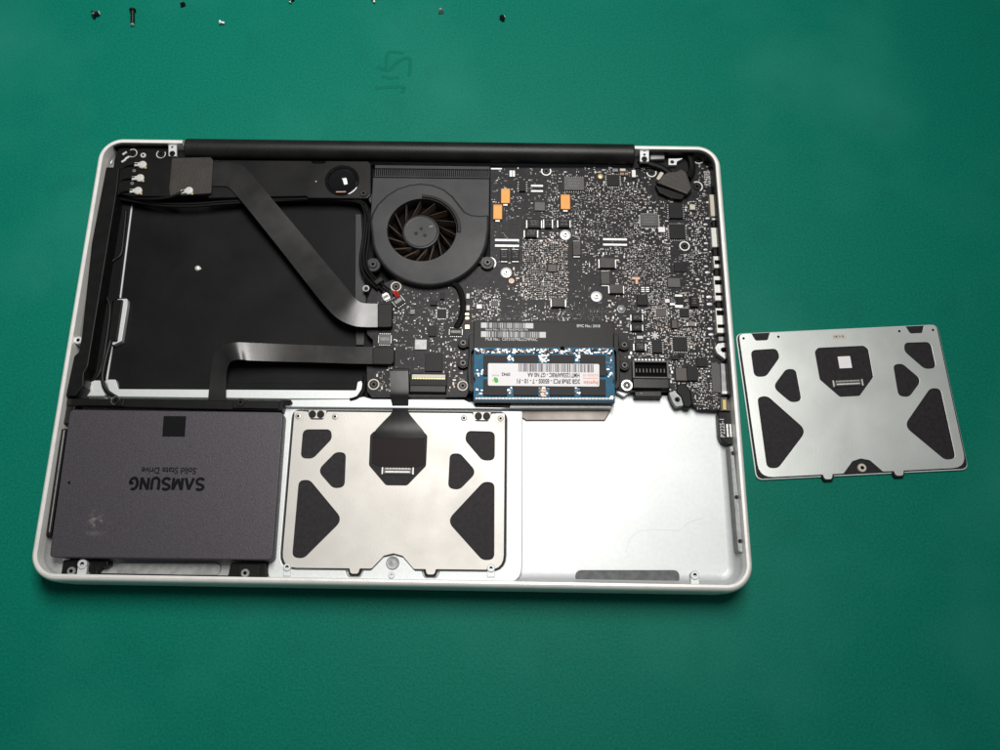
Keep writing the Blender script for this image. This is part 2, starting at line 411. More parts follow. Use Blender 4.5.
# ledge between electronics and palm rest
plate('crossbar', rnd(PP([(283, 399.5), (349, 399), (364, 396.5), (372, 399), (464, 399.5), (472, 403.5), (612, 404), (612, 408), (508, 408), (500, 409), (283, 407)], 13), .4), FLOOR - .2, 13, 'aluminium', case, .35)
# posts with screw holes round the rim
def post(u, v, z0, z1, r=2.0, tail=None):
    x, y = P(u, v, z1); mb = MB()
    mb.lathe(x, y, [(r, z0), (r, z1 - .25), (r - .25, z1), (r * .45, z1), (r * .4, z1 - .1)], 18, 0, cap=False)
    mb.lathe(x, y, [(r * .42, z1 - .05), (r * .40, z1 - .9), (0, z1 - .9)], 14, 1)
    if tail: mb.box(x - r * .95, y + min(0, tail), x + r * .95, y + max(0, tail), z0, z1 - .8, 0, .15)
    return mb.build('screw_post', ['aluminium', 'void'], case)
post(82, 564, 7.9, 16.5, 2.2, -8); post(695, 575, 7.9, 12, 2.0, -5.5); post(287, 567, 7.9, 12.6, 1.8, -4); post(491, 568, 7.9, 12.6, 1.8, -4); post(78, 340, 10, 19, 2.0)
post(391.5, 575, 7.9, 12.0, 1.5)
plate('painted_reflection_band', rnd(PP([(506, 409.5), (612, 408.5), (605, 420.5), (526, 420.5), (519, 415.5)], 9.0), 1), FLOOR - .2, 9.0, 'reflection_brown', case, .4, 3)  # added plate: dark reflection below the memory module painted as its colour
# slots filled by grey strips
plate('magnet_strip', rnd(PP([(575.5, 570), (679.5, 570), (679.5, 584), (575.5, 583.5)], 9.3), 3), FLOOR - .2, 9.3, 'slot_grey', case, .2)
plate('magnet_strip', rnd(PP([(117, 563), (220, 563), (220, 575), (117, 575)], 10.5), 2.4), FLOOR - .2, 10.5, 'slot_light', case, .2)
# faint seam lines pressed into the battery bay floor
def seam(pts, r=.14, z=FLOOR):
    mb = MB(); mb.tube(catmull([(*P(u, v, z), z) for u, v in pts], 6), r, 6); mb.build('floor_seam', 'aluminium', case)
seam([(626, 552), (629, 541), (636, 533), (647, 530), (664, 530), (680, 530), (688, 523), (703, 518)], .22, FLOOR - .12)
# battery bay side rail with three small screws
rail = plate('side_rail', rnd(PP([(729.5, 446), (733.5, 446), (744.5, 550), (742, 553), (738, 551)], 16.5), .8), 7.9, 16.5, 'dull_metal', case, .3)
for u, v in ((733.2, 453), (736.7, 497), (740.3, 541)): screw(case, u, v, 16.5, 1.0, 'screw_dark', .4)

# black keyboard back plate under the electronics and the empty drive bay
plate('keyboard_backplate', rnd(PP([(126, 150), (700, 158), (712, 175), (722, 330), (728, 400), (616, 392), (612, 402), (474, 402), (366, 398), (352, 390), (120, 388), (108, 380)], 8.3), 1.0), FLOOR - .3, 8.35, 'black_plate', laptop, .1)
zs = 11.5
plate('drive_bay_edge', rnd(PP([(131.2, 204), (132.6, 204), (120.8, 298), (119.4, 298)], 9.2), .1), 8.0, 9.2, 'aluminium', laptop, .1)
plate('drive_bay_edge', rnd(PP([(111.6, 344), (113.0, 344), (107.4, 379.5), (105.8, 379.5)], 9.2), .1), 8.0, 9.2, 'aluminium', laptop, .1)
plate('drive_bay_notch', rnd(PP([(117, 299), (127.3, 298.6), (127.3, 305), (121.5, 341), (112, 345.5), (112.5, 340)], zs), .8), 8.0, zs, 'aluminium', laptop, .15)
plate('drive_bay_ledge', rnd(PP([(105.5, 379.5), (115.5, 379.5), (118.5, 389), (356, 390.2), (357.5, 382), (361.5, 380.5), (363, 387), (357, 396), (350, 398.8), (283, 398.6), (118, 396.6), (109, 390.5)], zs), .6), 8.0, zs, 'aluminium', laptop, .2)
bar = plate('drive_shelf', rnd(PP([(119, 382.5), (357, 383.5), (356, 389.8), (119, 388.6)], 10.8), .4), 8.0, 10.8, 'black_plate', laptop, .2)
plate('corner_plate', rnd(PP([(80, 380), (104, 380.5), (108.5, 391), (104, 396), (77, 396)], 11), .8), 8.0, 11, 'aluminium', laptop, .2)
screw(laptop, 87, 388.5, 11, 2.3, 'screw_bright', .7)
plate('drive_rail', rnd(PP([(106, 167), (119.5, 167), (117, 190), (88, 366), (84, 373), (83.5, 386), (75, 396), (65.5, 396), (74, 356), (78.5, 352), (81.5, 336), (91.5, 243)], 19.4), .6), 8.0, 19.4, 'black_plastic', laptop, .5)
plate('drive_tray', rnd(PP([(119, 199), (130.5, 200), (118.4, 298), (112, 301), (111, 344), (105, 377), (100, 383.5), (88, 383), (87, 372), (104, 258)], 10.5), .8), 8.0, 10.5, 'black_plate', laptop, .3)
plate('drive_clip', rnd(PP([(113.5, 299.5), (122.5, 299.5), (116.5, 340.5), (108, 341)], 13), .5), 8.0, 13, 'black_plastic', laptop, .3)
wire('cable', [(126, 212, 11), (123.5, 238, 11), (121, 254, 11), (114, 260, 11), (108, 266, 11), (105, 276, 11), (103.5, 292, 11), (108, 300, 11), (110, 310, 11), (108, 330, 11), (105, 350, 11), (102, 366, 11), (97, 377, 11), (90, 381, 11)], .75, 'black_rubber', laptop)
wire('cable', [(110.5, 341, 12.2), (105, 362, 12.2), (102.5, 376, 12.2), (104, 386, 12.2), (109, 393.5, 12.2), (117, 397.5, 12.2)], 1.0, 'black_rubber', laptop)
wire('cable', [(350, 400, 12.5), (357, 398, 12.5), (362, 393, 12.3), (364, 386, 12), (365, 376, 11)], 1.0, 'black_rubber', laptop)
mb = MB(); x, y = P(197.5, 268, 8.6); mb.lathe(x, y, [(1.5, 8.3), (1.4, 8.6), (.9, 9.0), (.3, 9.1), (0, 9.1)], 12)
mb.box(x + .6, y - .9, x + 1.9, y + .1, 8.3, 8.7, 0, .1, .5); mb.build('bright_rivet', 'screw_bright', laptop)
mb = MB(); x, y = P(102, 320, 10.6); mb.lathe(x, y, [(3.4, 10.5), (3.4, 10.65), (3.1, 10.65), (3.1, 10.55), (0, 10.55)], 24); mb.build('tray_dimple', 'black_plate', laptop)
post2 = P(115, 221, 10.6); mb = MB(); mb.lathe(*post2, [(1.2, 10.4), (1.2, 10.6), (0, 10.6)], 14); mb.build('tray_hole', 'void', laptop)
# lighter strip of bay wall beside the fan
plate('bay_wall', rnd(PP([(355.5, 214), (361, 214), (366, 300), (364, 345), (356, 345), (355, 300)], 9.6), .4), 8.0, 9.6, 'fan_plastic', laptop, .2)

# black liner up the inner wall round the electronics
def liner(pts, inset=3.4, th=.9, z1=20.2):
    mb = MB(); vs = []
    for x, y, nx, ny in pts:
        for d, z in ((inset, 8.2), (inset, z1), (inset + th, z1), (inset + th, 8.2)): vs.append((x - nx * d, y - ny * d, z))
    fs = [(i * 4 + k, i * 4 + k + 1, i * 4 + k + 5, i * 4 + k + 4) for i in range(len(pts) - 1) for k in range(3)] + [(0, 3, 2, 1), tuple((len(pts) - 1) * 4 + k for k in range(4))]
    mb.add(vs, fs); mb.build('wall_liner', 'black_plastic', laptop)
hx, hy, rc = LW / 2, LD / 2, 12.5
liner([(hx, P(730, 396, 20)[1], 1, 0)] + [(hx - rc + rc * math.cos(R(a)), hy - rc + rc * math.sin(R(a)), math.cos(R(a)), math.sin(R(a))) for a in range(0, 91, 9)] + [(P(650, 150, 20)[0], hy, 0, 1)])
liner([(P(167, 145, 20)[0], hy, 0, 1)] + [(-hx + rc + rc * math.cos(R(a)), hy - rc + rc * math.sin(R(a)), math.cos(R(a)), math.sin(R(a))) for a in range(90, 127, 9)])
# hinge cover tube along the back edge
def hinge():
    xa, xb = P(185, 148, 19)[0], P(634.6, 150, 19)[0]; yc, zc, r = 109.8, 16.2, 5.4; mb = MB(); vs = []; n = 28; xs = [xa, xa + .25, xa + .8] + [xa + 1 + (xb - xa - 2) * i / 24 for i in range(25)] + [xb - .8, xb - .25, xb]
    rr = [r - .7, r - .2, r] + [r] * 25 + [r, r - .2, r - .7]
    for x, q in zip(xs, rr):
        for k in range(n): a = 2 * math.pi * k / n; vs.append((x, yc + q * math.cos(a), zc + q * math.sin(a)))
    fs = [(i * n + k, i * n + (k + 1) % n, (i + 1) * n + (k + 1) % n, (i + 1) * n + k) for i in range(len(xs) - 1) for k in range(n)]
    fs += [tuple(range(n))[::-1], tuple((len(xs) - 1) * n + k for k in range(n))]
    mb.add(vs, fs); return mb.build('hinge_cover', 'tube_black', laptop)
hinge()
for u0, u1, v0, v1, sx in ((168.5, 176.5, 140, 156, 172), (640, 649, 147.5, 161.5, 644.5)):
    b = plate('hinge_bracket', [rnd(PP([(u0, v0), (u1, v0), (u1, v1), (u0, v1)], 19.5), .4), circ(*P(sx, v0 + 3, 19.5), .65, 12), circ(*P(sx, v0 + 7, 19.5), .65, 12)], 17.5, 19.5, 'aluminium', laptop, .12)
    screw(laptop, sx, v1 - 3, 19.5, 1.5, 'screw_dark', .6)
plate('hinge_well', rnd(PP([(176, 150), (186, 150), (186, 160), (176, 160)], 15), .5), 8, 15, 'black_plastic', laptop, .2)
plate('hinge_well', rnd(PP([(632, 152), (693, 151), (694, 166), (684, 176), (650, 168), (632, 168)], 14), .8), 8, 14, 'black_plastic', laptop, .3)
plate('hinge_bar', rnd(PP([(650, 151), (665, 150.5), (665, 159), (650, 159.5)], 17), .8), 14, 17, 'dull_metal', laptop, .6)
plate('hinge_bar', rnd(PP([(675, 150), (686, 150), (686, 153.5), (675, 154)], 17), .4), 14, 17, 'aluminium', laptop, .2)
plate('hinge_lug', [rnd(PP([(668.5, 158.5), (676, 158.5), (684, 158), (677, 161.5), (676.5, 165), (668.5, 165)], 16.5), .3), circ(*P(672.3, 161.8, 16.5), 1.0, 14)], 14, 16.5, 'aluminium', laptop, .15)

# ------------------------------------------------------------------ trackpads (one builder, in the trackpad's own millimetres)
def mir(l): return [(-x, y) for x, y in reversed(l)]
CUT_C = [(-11.8, 27.8), (11.8, 27.8), (13.7, 25.8), (13.6, 11), (5, 1.5), (-5, 1.5), (-13.5, 11), (-13.7, 25.8)]
CUTS = [([(-46.2, 28.2), (-32.8, 28.4), (-32.0, 23.8), (-40.4, 14.0), (-46.3, 14.0)], [1.6, 2.2, 2.2, 2.4, 2.6]),
        ([(-29.7, 17.3), (-24.9, 17.0), (-24.5, .4), (-29.8, -.3), (-37.8, 8.2)], [2.2, 2.2, 2.4, 2.4, 2.2]),
        ([(-46.3, 3.3), (-41.2, 3.7), (-24.4, -15.0), (-41.2, -33.0), (-46.6, -32.6)], [2.4, 2.4, 2.6, 2.4, 2.4])]
def trackpad_parts(body, spare):
    po = [(-51.1, 37.3), (-44.6, 37.3), (-43.0, 33.3), (-36.8, 33.3), (-35.2, 37.3), (35.2, 37.3), (36.8, 33.3), (43.0, 33.3), (44.6, 37.3), (51.1, 37.3), (51.1, -37.3),
          (19.9, -37.3), (19.3, -39.7), (15.7, -39.7), (15.1, -37.3), (9.7, -37.3), (4.3, -31.4), (0, -30.3), (-4.3, -31.4), (-9.7, -37.3), (-15.1, -37.3), (-15.7, -39.7), (-19.3, -39.7), (-19.9, -37.3), (-51.1, -37.3)]
    pr = [2.6, .8, 1.3, 1.3, .8, .8, 1.3, 1.3, .8, 2.6, 7, .4, 1.6, 1.6, .4, 1.4, 1.4, 1.6, 1.4, 1.4, .4, 1.6, 1.6, .4, 7]
    loops = [rnd(po, pr)]
    loops.append(rnd(CUT_C, 2.2))
    for c, r in CUTS: r = [q * 1.75 for q in r]; loops.append(rnd(c, r, 7)); loops.append(rnd(mir(c), r[::-1], 7))
    plate('steel_plate', loops, 1.8, 2.4, 'steel_cool' if spare else 'steel', body, .12, 2)
    plate('touch_panel', rnd(rect(-51.9, -37.6, 51.9, 37.5), 3.2), 1.25, 1.8, 'panel_dark', body, .1)
    mb = MB(); mb.box(-6.7, 6.9, 7.3, 10.0, 1.8, 2.5, 0, .15); mb.box(-5.6, 7.6, 6.2, 8.3, 2.5, 2.75, 1, .05)
    for s in (-7.0, 7.6): mb.box(s - .35, 6.7, s + .35, 10.2, 1.8, 2.6, 1, .1)
    for i in range(18): mb.box(-5.6 + i * .68, 9.1, -5.3 + i * .68, 9.9, 2.5, 2.62, 1)
    mb.build('connector', ['chip_grey', 'solder'], body)
    for s in (-1, 1): plate('rubber_tab', rnd([(s * 21, -36.8), (s * 19.6, -40.5), (s * 15.2, -40.5), (s * 13.8, -36.8)], 1.2), .3, 1.75, 'black_rubber', body, .2)
    if spare:
        for x, y in ((-49, 34.8), (-31.1, 34.8), (31.4, 34.8), (48.8, 34.6)):
            mb = MB(); mb.lathe(x, y, [(.65, 2.36), (.65, 2.44), (0, 2.44)], 12); mb.build('rivet_hole', 'void', body)
        screw(body, 0, 0, 1.8, 2.2, 'beige', .9, xy=(-.2, -34.9))
        plate('paper_sticker', rnd(rect(-2.4, 16.5, 4.0, 22.8), .2), 1.8, 1.95, 'paper', body, .03)
        plate('solder_window', rnd(rect(-3.6, 32.0, 3.9, 34.6), 1.2), 2.3, 2.46, 'beige', body, .05)
        mb = MB(); random.seed(3)
        for i in range(14): x = -2.9 + random.random() * 5.6; mb.box(x, 32.6 + random.random() * .5, x + .35, 33.6 + random.random() * .5, 2.44, 2.5, 0)
        mb.build('solder_traces', 'grey_print', body, kind='stuff')
tp = plate('trackpad', rnd(rect(-51.9, -37.7, 51.9, 37.6), 3.4), 0.05, 1.25, 'glass_edge', laptop, .3, loc=(TC[0], TC[1], 8.55))
trackpad_parts(tp, False)
def L2(pts, z=2.4): return [(P(u, v, 8.55 + z)[0] - TC[0], P(u, v, 8.55 + z)[1] - TC[1]) for u, v in pts]
plate('connector_sticker', rnd(L2([(372.5, 436), (424, 436), (425, 463), (415, 467.5), (382, 467.5), (372, 463)]), .6), 1.8, 2.0, 'sticker_dark', tp, .05)
for s in (-1, 1):
    plate('frame_tab', rnd([(s * 44.2, 38.2), (s * 44.2, 33.9), (s * 35.6, 33.9), (s * 35.6, 38.2)], .5), 1.85, 2.3, 'steel', tp, .1)
    for q in (42.2, 38.2):
        mb = MB(); mb.lathe(s * q, 35.9, [(1.75, 2.2), (1.75, 3.0), (1.6, 3.15), (0, 3.15)], 18); mb.build('rubber_plug', 'black_rubber', tp)
    for q in (49.0, 31.2): screw(tp, 0, 0, 2.4, 1.5, 'steel', .35, xy=(s * q, 34.8))
    plate('screw_tab', rnd([(s * 46.5, 37.4), (s * 51, 37.4), (s * 51, 32.9), (s * 46.5, 32.9)], .5), 2.38, 2.5, 'steel', tp, .05)
mb = MB(); mb.lathe(*P(392.6, 562.8, 12), [(3.0, 11), (3.0, 11.7), (2.75, 12), (1.6, 11.85), (.7, 12.0), (0, 12.0)], 28); mb.build('centre_screw', 'dull_metal', laptop)
ribbon('trackpad_cable', [((390, 371), (408, 371), 15.2), ((390, 385), (408.5, 385), 15.4), ((390.5, 394), (408.5, 394), 15.2), ((391, 399), (408.5, 399), 14.2), ((392, 404), (408.5, 404), 13.3), ((392, 412), (408.5, 412), 12.2), ((383, 422), (416, 422), 11.4), ((375, 431), (423.5, 431), 11.2), ((372.5, 438), (425.5, 438), 10.75)], 'flex', laptop, .2)

spare = bpy.data.objects.new('trackpad_module', None); col.objects.link(spare); spare.location = Vector((223.3, -19.6, 0)) * S; spare.rotation_euler = (0, 0, R(3.5)); spare.empty_display_size = .03
tag(spare, 'loose silver laptop trackpad lying face down on the green mat beside the laptop', 'trackpad')
plate('glass', rnd(rect(-52.4, -38.2, 52.4, 38.0), 3.6), 0.02, 1.3, 'glass_edge', spare, .35)
trackpad_parts(spare, True)

# ------------------------------------------------------------------ solid state drive
ssd = bpy.data.objects.new('solid_state_drive', None); col.objects.link(ssd)
zt = 18.3
q = PP([(70, 409.3), (283.5, 412), (272.5, 560.3), (49, 557.3)], zt)
ssd.location = ((q[0][0] + q[2][0]) / 2 * S, (q[0][1] + q[2][1]) / 2 * S, 8.0 * S)
tag(ssd, 'dark grey flat storage drive with black square and lettering, in the laptop corner bay', 'drive')
so = (-(q[0][0] + q[2][0]) / 2, -(q[0][1] + q[2][1]) / 2, -8.0)
body = plate('drive_case', rnd(q, 2.4, 6), 11.2, zt, 'ssd_case', ssd, .55, 3, loc=so)
cq = [sum(a[i] for a in q) / 4 for i in (0, 1)]
plate('spacer', rnd([(cq[0] + (a[0] - cq[0]) * .93, cq[1] + (a[1] - cq[1]) * .93) for a in q], 2), 8.0, 11.2, 'black_plastic', ssd, .2, loc=so)
plate('black_square', PP([(163.7, 416), (186.2, 416.2), (184.8, 436.8), (162.2, 436.6)], zt), zt - .02, zt + .04, 'ssd_logo', ssd, .01, loc=so)
def ptext(name, body, u0, v0, u1, v1, z, m, parent, rot=math.pi, bold=0, shear=0, loc=(0, 0, 0)):
    a = P(u0, v1, z); b = P(u1, v0, z); quarter = abs(math.sin(rot)) > .7
    wd, hg = b[0] - a[0], b[1] - a[1]
    if quarter: wd, hg = hg, wd
    return text(name, body, (a[0] + b[0]) / 2, (a[1] + b[1]) / 2, wd, hg, z, m, parent, rot, bold, shear, loc=loc)
def heavy(word, u0, v0, u1, v1, z, m, parent, loc, th=.27):
    def arcp(cx, cy, rx, ry, a0, a1, n=10): return [(cx + rx * math.cos(R(a0 + (a1 - a0) * i / n)), cy + ry * math.sin(R(a0 + (a1 - a0) * i / n))) for i in range(n + 1)]
    GL = {'S': [arcp(.42, .76, .32, .20, 25, 270)[:-1] + arcp(.42, .28, .32, .24, 90, -160)], 'A': [[(.06, 0), (.42, .96)], [(.42, .96), (.78, 0)]], 'M': [[(.1, 0), (.1, 1)], [(.12, .98), (.5, .08)], [(.5, .08), (.88, .98)], [(.9, 1), (.9, 0)]],
          'U': [[(.1, 1), (.1, .32)] + arcp(.42, .32, .32, .30, 180, 360) + [(.74, .32), (.74, 1)]], 'N': [[(.1, 0), (.1, 1)], [(.12, .97), (.72, .03)], [(.74, 0), (.74, 1)]], 'G': [arcp(.44, .5, .34, .46, 55, 350, 18) + [(.78, .48), (.46, .48)]]}
    adv = {'M': 1.12}; tot = sum(adv.get(c, .98) for c in word) - .14; a = P(u0, v1, z); b = P(u1, v0, z); sx = (b[0] - a[0]) / tot; sy = b[1] - a[1]; x = 0; k = 0; mb = MB()
    for c in word:
        for pl in GL[c]:
            k += 1; pts = [Vector((b[0] - (x + p[0]) * sx, b[1] - (p[1] * .86 + .07) * sy)) for p in pl]; vs = []; fs = []
            for i, p in enumerate(pts):
                d = (pts[min(i + 1, len(pts) - 1)] - pts[max(i - 1, 0)]).normalized(); n = Vector((-d.y, d.x)) * th * sx * .5
                vs += [(p.x + n.x, p.y + n.y, z + .002 * k), (p.x - n.x, p.y - n.y, z + .002 * k)]
                if i: fs.append((2 * i - 2, 2 * i - 1, 2 * i + 1, 2 * i))
            mb.add(vs, fs)
        x += adv.get(c, .98)
    return mb.build('lettering', m, parent, loc, smooth=False)
heavy('SAMSUNG', 128.3, 477.2, 205.4, 490.6, zt + .04, 'ssd_logo', ssd, so)
ptext('lettering', 'Solid State Drive', 141, 467.6, 196.4, 473.8, zt + .04, 'ssd_logo', ssd, bold=.018, loc=so)
plate('arrow_mark', PP([(67.2, 482.7), (70.3, 480.5), (70.0, 485)], zt), zt - .02, zt + .04, 'ssd_logo', ssd, .01, loc=so)

# drive brackets
z = 17
br = plate('drive_bracket', rnd(PP([(66, 397), (77, 398), (281, 401), (284, 399.3), (291, 399.6), (291, 402), (284, 403), (282, 411), (66, 406)], z), .5), 8.2, z, 'black_plastic', laptop, .5)
plate('bracket_pad', rnd(PP([(78, 398.5), (124, 399), (123, 406), (77, 405.4)], z + 1), .4), z - .2, z + .9, 'black_plastic', laptop, .3)
plate('bracket_pad', rnd(PP([(233, 400.5), (279, 401.2), (278, 409), (232, 408)], z + 1), .4), z - .2, z + .9, 'black_plastic', laptop, .3)
plate('bracket_block', rnd(PP([(61.5, 394), (72, 394), (76, 405), (68, 424), (56, 424)], 16.5), .8), 8.2, 16.5, 'black_plastic', laptop, .5)
screw(laptop, 115.5, 400.5, z + .9, 1.9, 'screw_dark', .6); screw(laptop, 240.5, 402.3, z + .9, 1.9, 'screw_dark', .6)
mb = MB(); mb.lathe(*P(115.5, 400.5, z + 1), [(2.1, z + .9), (2.1, z + 1.2), (1.95, z + 1.2), (1.95, z + .9)], 24); mb.build('washer', 'dull_metal', laptop)
plate('rubber_rail', rnd(PP([(61, 429), (66.5, 428), (51, 535), (45.5, 536)], 17.5), .6), 8.2, 17.5, 'black_rubber', laptop, .4)
plate('rail_lip', rnd(PP([(63.6, 430), (64.6, 430), (49.6, 532), (48.6, 532)], 17.9), .1), 17.3, 17.9, 'dull_metal', laptop, .1)
plate('lower_bracket', rnd(PP([(63, 560), (79, 558), (79, 570), (76, 576.5), (60.5, 576.5)], 14.5), .8), 7.9, 14.5, 'black_plastic', laptop, .5)
plate('lower_bracket', rnd(PP([(88, 560), (108, 560), (108, 566), (99, 567), (97, 573), (228, 575.5), (231, 562), (266, 562), (266, 580), (231, 580), (96, 577.5), (88, 571)], 14), .6), 7.9, 14, 'black_plastic', laptop, .5)
screw(laptop, 71, 571, 14.5, 2.0, 'dull_metal', .7); screw(laptop, 245, 573, 14.5, 2.0, 'dull_metal', .7)
plate('bracket_boss', rnd(PP([(238, 564), (260, 564), (260, 577), (238, 577)], 14.6), 1.5), 13.8, 14.5, 'black_rubber', laptop, .3)

# ------------------------------------------------------------------ loudspeaker, radio board, cables at the hinge corner
zb = 16.5
sp = plate('speaker_box', rnd(PP([(208, 160), (311, 160.5), (313, 163), (324, 163), (326, 160.5), (368, 161), (371, 164), (371, 195), (367, 198.5), (308, 198), (306, 196), (208, 198)], zb), .8), 8.3, zb, 'black_satin', laptop, .5, 3)
dx, dy = P(342, 180, zb + .6); mb = MB()
mb.lathe(dx, dy, [(9.0, zb - .1), (9.0, zb + .25), (8.6, zb + .35), (8.3, zb + .1), (7.9, zb + .1), (7.4, zb + .9), (6.4, zb + 1.7), (5.0, zb + 2.5), (3.4, zb + 3.05), (1.7, zb + 3.35), (0, zb + 3.45)], 48)
mb.build('speaker_cone', 'dome', sp)
mb = MB(); mb.box(dx - 2.6, dy - 7.6, dx + 2.6, dy - 6.9, zb + .9, zb + 1.25, 0, .1, .04); mb.build('copper_wire', 'copper', sp)
screw(sp, 363.5, 193, zb, 1.9, 'screw_dark', .6); screw(sp, 218, 194.5, zb - .8, 2.0, 'screw_dark', .9); screw(sp, 217.5, 162, zb, 1.3, 'screw_dark', .6)
mb = MB(); x, y = P(316, 181.5, zb); mb.lathe(x, y, [(.35, zb), (.3, zb + .1), (0, zb + .1)], 8); mb.build('pin_mark', 'screw_bright', sp)

zr = 17.8
rb = plate('radio_board', rnd(PP([(119, 147), (126, 142.5), (168, 142.2), (170, 157), (211, 157), (210, 194.5), (168, 196.5), (130, 196), (112, 192), (114, 160)], zr), .8), 8.3, zr, 'black_plastic', laptop, .4)
plate('cover_tape', rnd(PP([(172, 158), (210.5, 157), (213, 160), (211, 193), (196, 194), (170, 196), (169, 188)], zr + .6), .3), zr - .1, zr + .55, 'tape', rb, .15)
def coax(u, v, a=0.0):
    x, y = P(u, v, zr + 1.6); mb = MB(); z = zr + .55
    mb.lathe(x, y, [(2.2, z), (2.2, z + .5), (1.8, z + .9), (1.0, z + 1.0), (0, z + .9)], 16, 0)
    c, s = math.cos(a), math.sin(a)
    mb.box(x - 2.4 * c - 1.7, y - 2.4 * s - 1.1, x - 2.4 * c + 1.7, y - 2.4 * s + 1.1, z + .1, z + .95, 0, .2, a)
    mb.box(x + 1.3, y - 2.3, x + 2.3, y - .8, z, z + .5, 1, .1, .4); mb.build('antenna_plug', ['screw_bright', 'gold'], rb)
coax(142, 164); coax(139.5, 177.3, .1); coax(137.5, 190, .1); coax(188.5, 190, .25)
for u, v in ((134, 170.5), (132, 183.2)): screw(rb, u, v, zr, .9, 'dull_metal', .3)
def ring(u, v, z, r, parent, m='solder', a0=0, a1=360, w=.5, name='pad_ring'):
    x, y = P(u, v, z); mb = MB(); n = max(10, int((a1 - a0) / 12))
    mb.lathe(x, y, [(r, z - .2), (r, z), (r - w, z), (r - w, z - .2)], n, 0, R(a0), R(a1)); return mb.build(name, m, parent)
for u, v, a0, a1 in ((132.5, 153, -120, 130), (161, 154, 130, 395)):
    ring(u, v, zr + .12, 2.5, rb, a0=a0, a1=a1, w=.45); screw(rb, u, v, zr, 1.8, 'screw_dark', .7)
screw(rb, 143, 155, zr, 1.5, 'screw_bright', .6)
for i, (u, v) in enumerate(((124.5, 153), (127, 157.5), (123.5, 160.5))):
    mb = MB(); x, y = P(u, v, zr + .5); mb.box(x - 1.3, y - .55, x + 1.3, y + .55, zr, zr + .5, 0, .15, R(40)); mb.build('ground_clip', 'solder', rb)
# silver corner wedge left of the radio board
plate('corner_wedge', rnd(PP([(102.5, 160), (107, 150), (114, 146), (121, 143.5), (115, 153), (111, 164.5)], 13), .8), 8, 13, 'aluminium', laptop, .4)
for k in range(5):
    o = 1.7 * k
    wire('antenna_cable', [(122 + o * .6 + 30, 142.2 + o * .45, 16.4), (132 + o, 141.8 + o * .5, 16.8), (124 + o, 144.5 + o * .5, 16.6), (118 + o, 152, 16.3 - .1 * k), (115 + o, 165, 16.2), (112.5 + o, 180, 16), (112 + o, 192, 15.2), (116 + o, 197.5, 14.2)], .62, 'black_rubber', laptop)
for u, v, d in ((138, 164, 0), (135, 177.5, 0), (133, 190.2, 0)):
    wire('antenna_cable', [(u, v, zr + 1.1), (u - 6, v + .6, zr + 1), (u - 12, v + 2, zr + .4), (u - 17, v + 5, zr)], .55, 'black_rubber', laptop)
wire('antenna_cable', [(184.5, 190.8, zr + 1.1), (178, 194, zr + 1.1), (168, 197.5, zr + .6), (150, 199, zr), (132, 198, 15.3), (119, 195, 15)], .7, 'black_rubber', laptop)
wire('antenna_cable', [(116, 198, 14), (135, 201.5, 14), (160, 205.5, 14), (190, 206.3, 14), (220, 204, 14), (250, 202, 14), (280, 200.5, 14), (310, 199.5, 14), (340, 200, 14), (358, 202, 14), (363.5, 208, 14), (365, 220, 14), (363, 240, 14), (360.5, 258, 14), (362, 270, 14.4), (368, 280, 14.8), (378, 289, 15)], .75, 'black_rubber', laptop)
wire('antenna_cable', [(120, 196, 14), (150, 202.5, 14.5), (185, 204, 14.6), (225, 201.5, 14.6), (270, 199.5, 14.6), (320, 198.8, 14.6), (352, 199.5, 14.6), (365, 204, 14.6), (367.5, 216, 14.5), (366, 236, 14.4), (363.5, 254, 14.4), (365, 268, 14.8), (373, 280, 15.2), (383, 291, 15.4)], .65, 'black_rubber', laptop)
wire('antenna_cable', [(365, 206, 15.6), (369, 222, 15.6), (368.5, 240, 15.6), (366.5, 256, 15.6), (368, 268, 15.6), (376, 279, 15.8), (390, 290, 16)], .6, 'black_rubber', laptop)

# flat cables
ribbon('flat_cable', [((211, 162), (211, 186), 17.2), ((220, 162.2), (218, 186), 17.3), ((231, 162.8), (225, 186.2), 17.3), ((243, 166), (230, 188.5), 17.4), ((253, 176), (238, 197), 17.4), ((268, 194), (252, 214), 17.4), ((300, 232), (278, 246.5), 16.2), ((329, 267), (305, 281), 16.4), ((345, 286), (322, 302.5), 17.1), ((354, 297), (337, 318), 17.7), ((361, 302.5), (353, 325.5), 17.4), ((370, 303.5), (366, 327), 16.8), ((380, 303.7), (380, 327), 16.3)], 'flex', laptop, .25)
plate('cable_head', rnd(PP([(377.5, 303.5), (391.5, 303.5), (392.5, 305), (392, 326), (390, 327.3), (377.5, 327.3)], 16.9), .6), 13.4, 16.9, 'black_plastic', laptop, .35)
ribbon('flat_cable', [((208, 402), (226, 402), 14.0), ((208.5, 394), (226, 394), 14.6), ((209.5, 384), (226, 384), 15.0), ((211, 370), (226.5, 373), 15.6), ((214, 354), (229, 364), 17.2), ((222, 345.5), (233, 360.5), 18.8), ((235, 342.5), (241, 359.5), 18.9), ((250, 342.8), (251, 360.5), 17.6), ((280, 344), (280, 361.5), 16.0), ((320, 345.5), (320, 362.5), 15.7), ((350, 346.5), (350, 363.5), 16.0), ((378, 347), (378, 364), 16.3)], 'flex', laptop, .25)
plate('cable_head', rnd(PP([(372.5, 346.8), (392.5, 347.3), (394.5, 350), (394, 362), (391.5, 364.5), (372.5, 364.3)], 16.9), .8), 13.4, 16.9, 'black_plastic', laptop, .35)

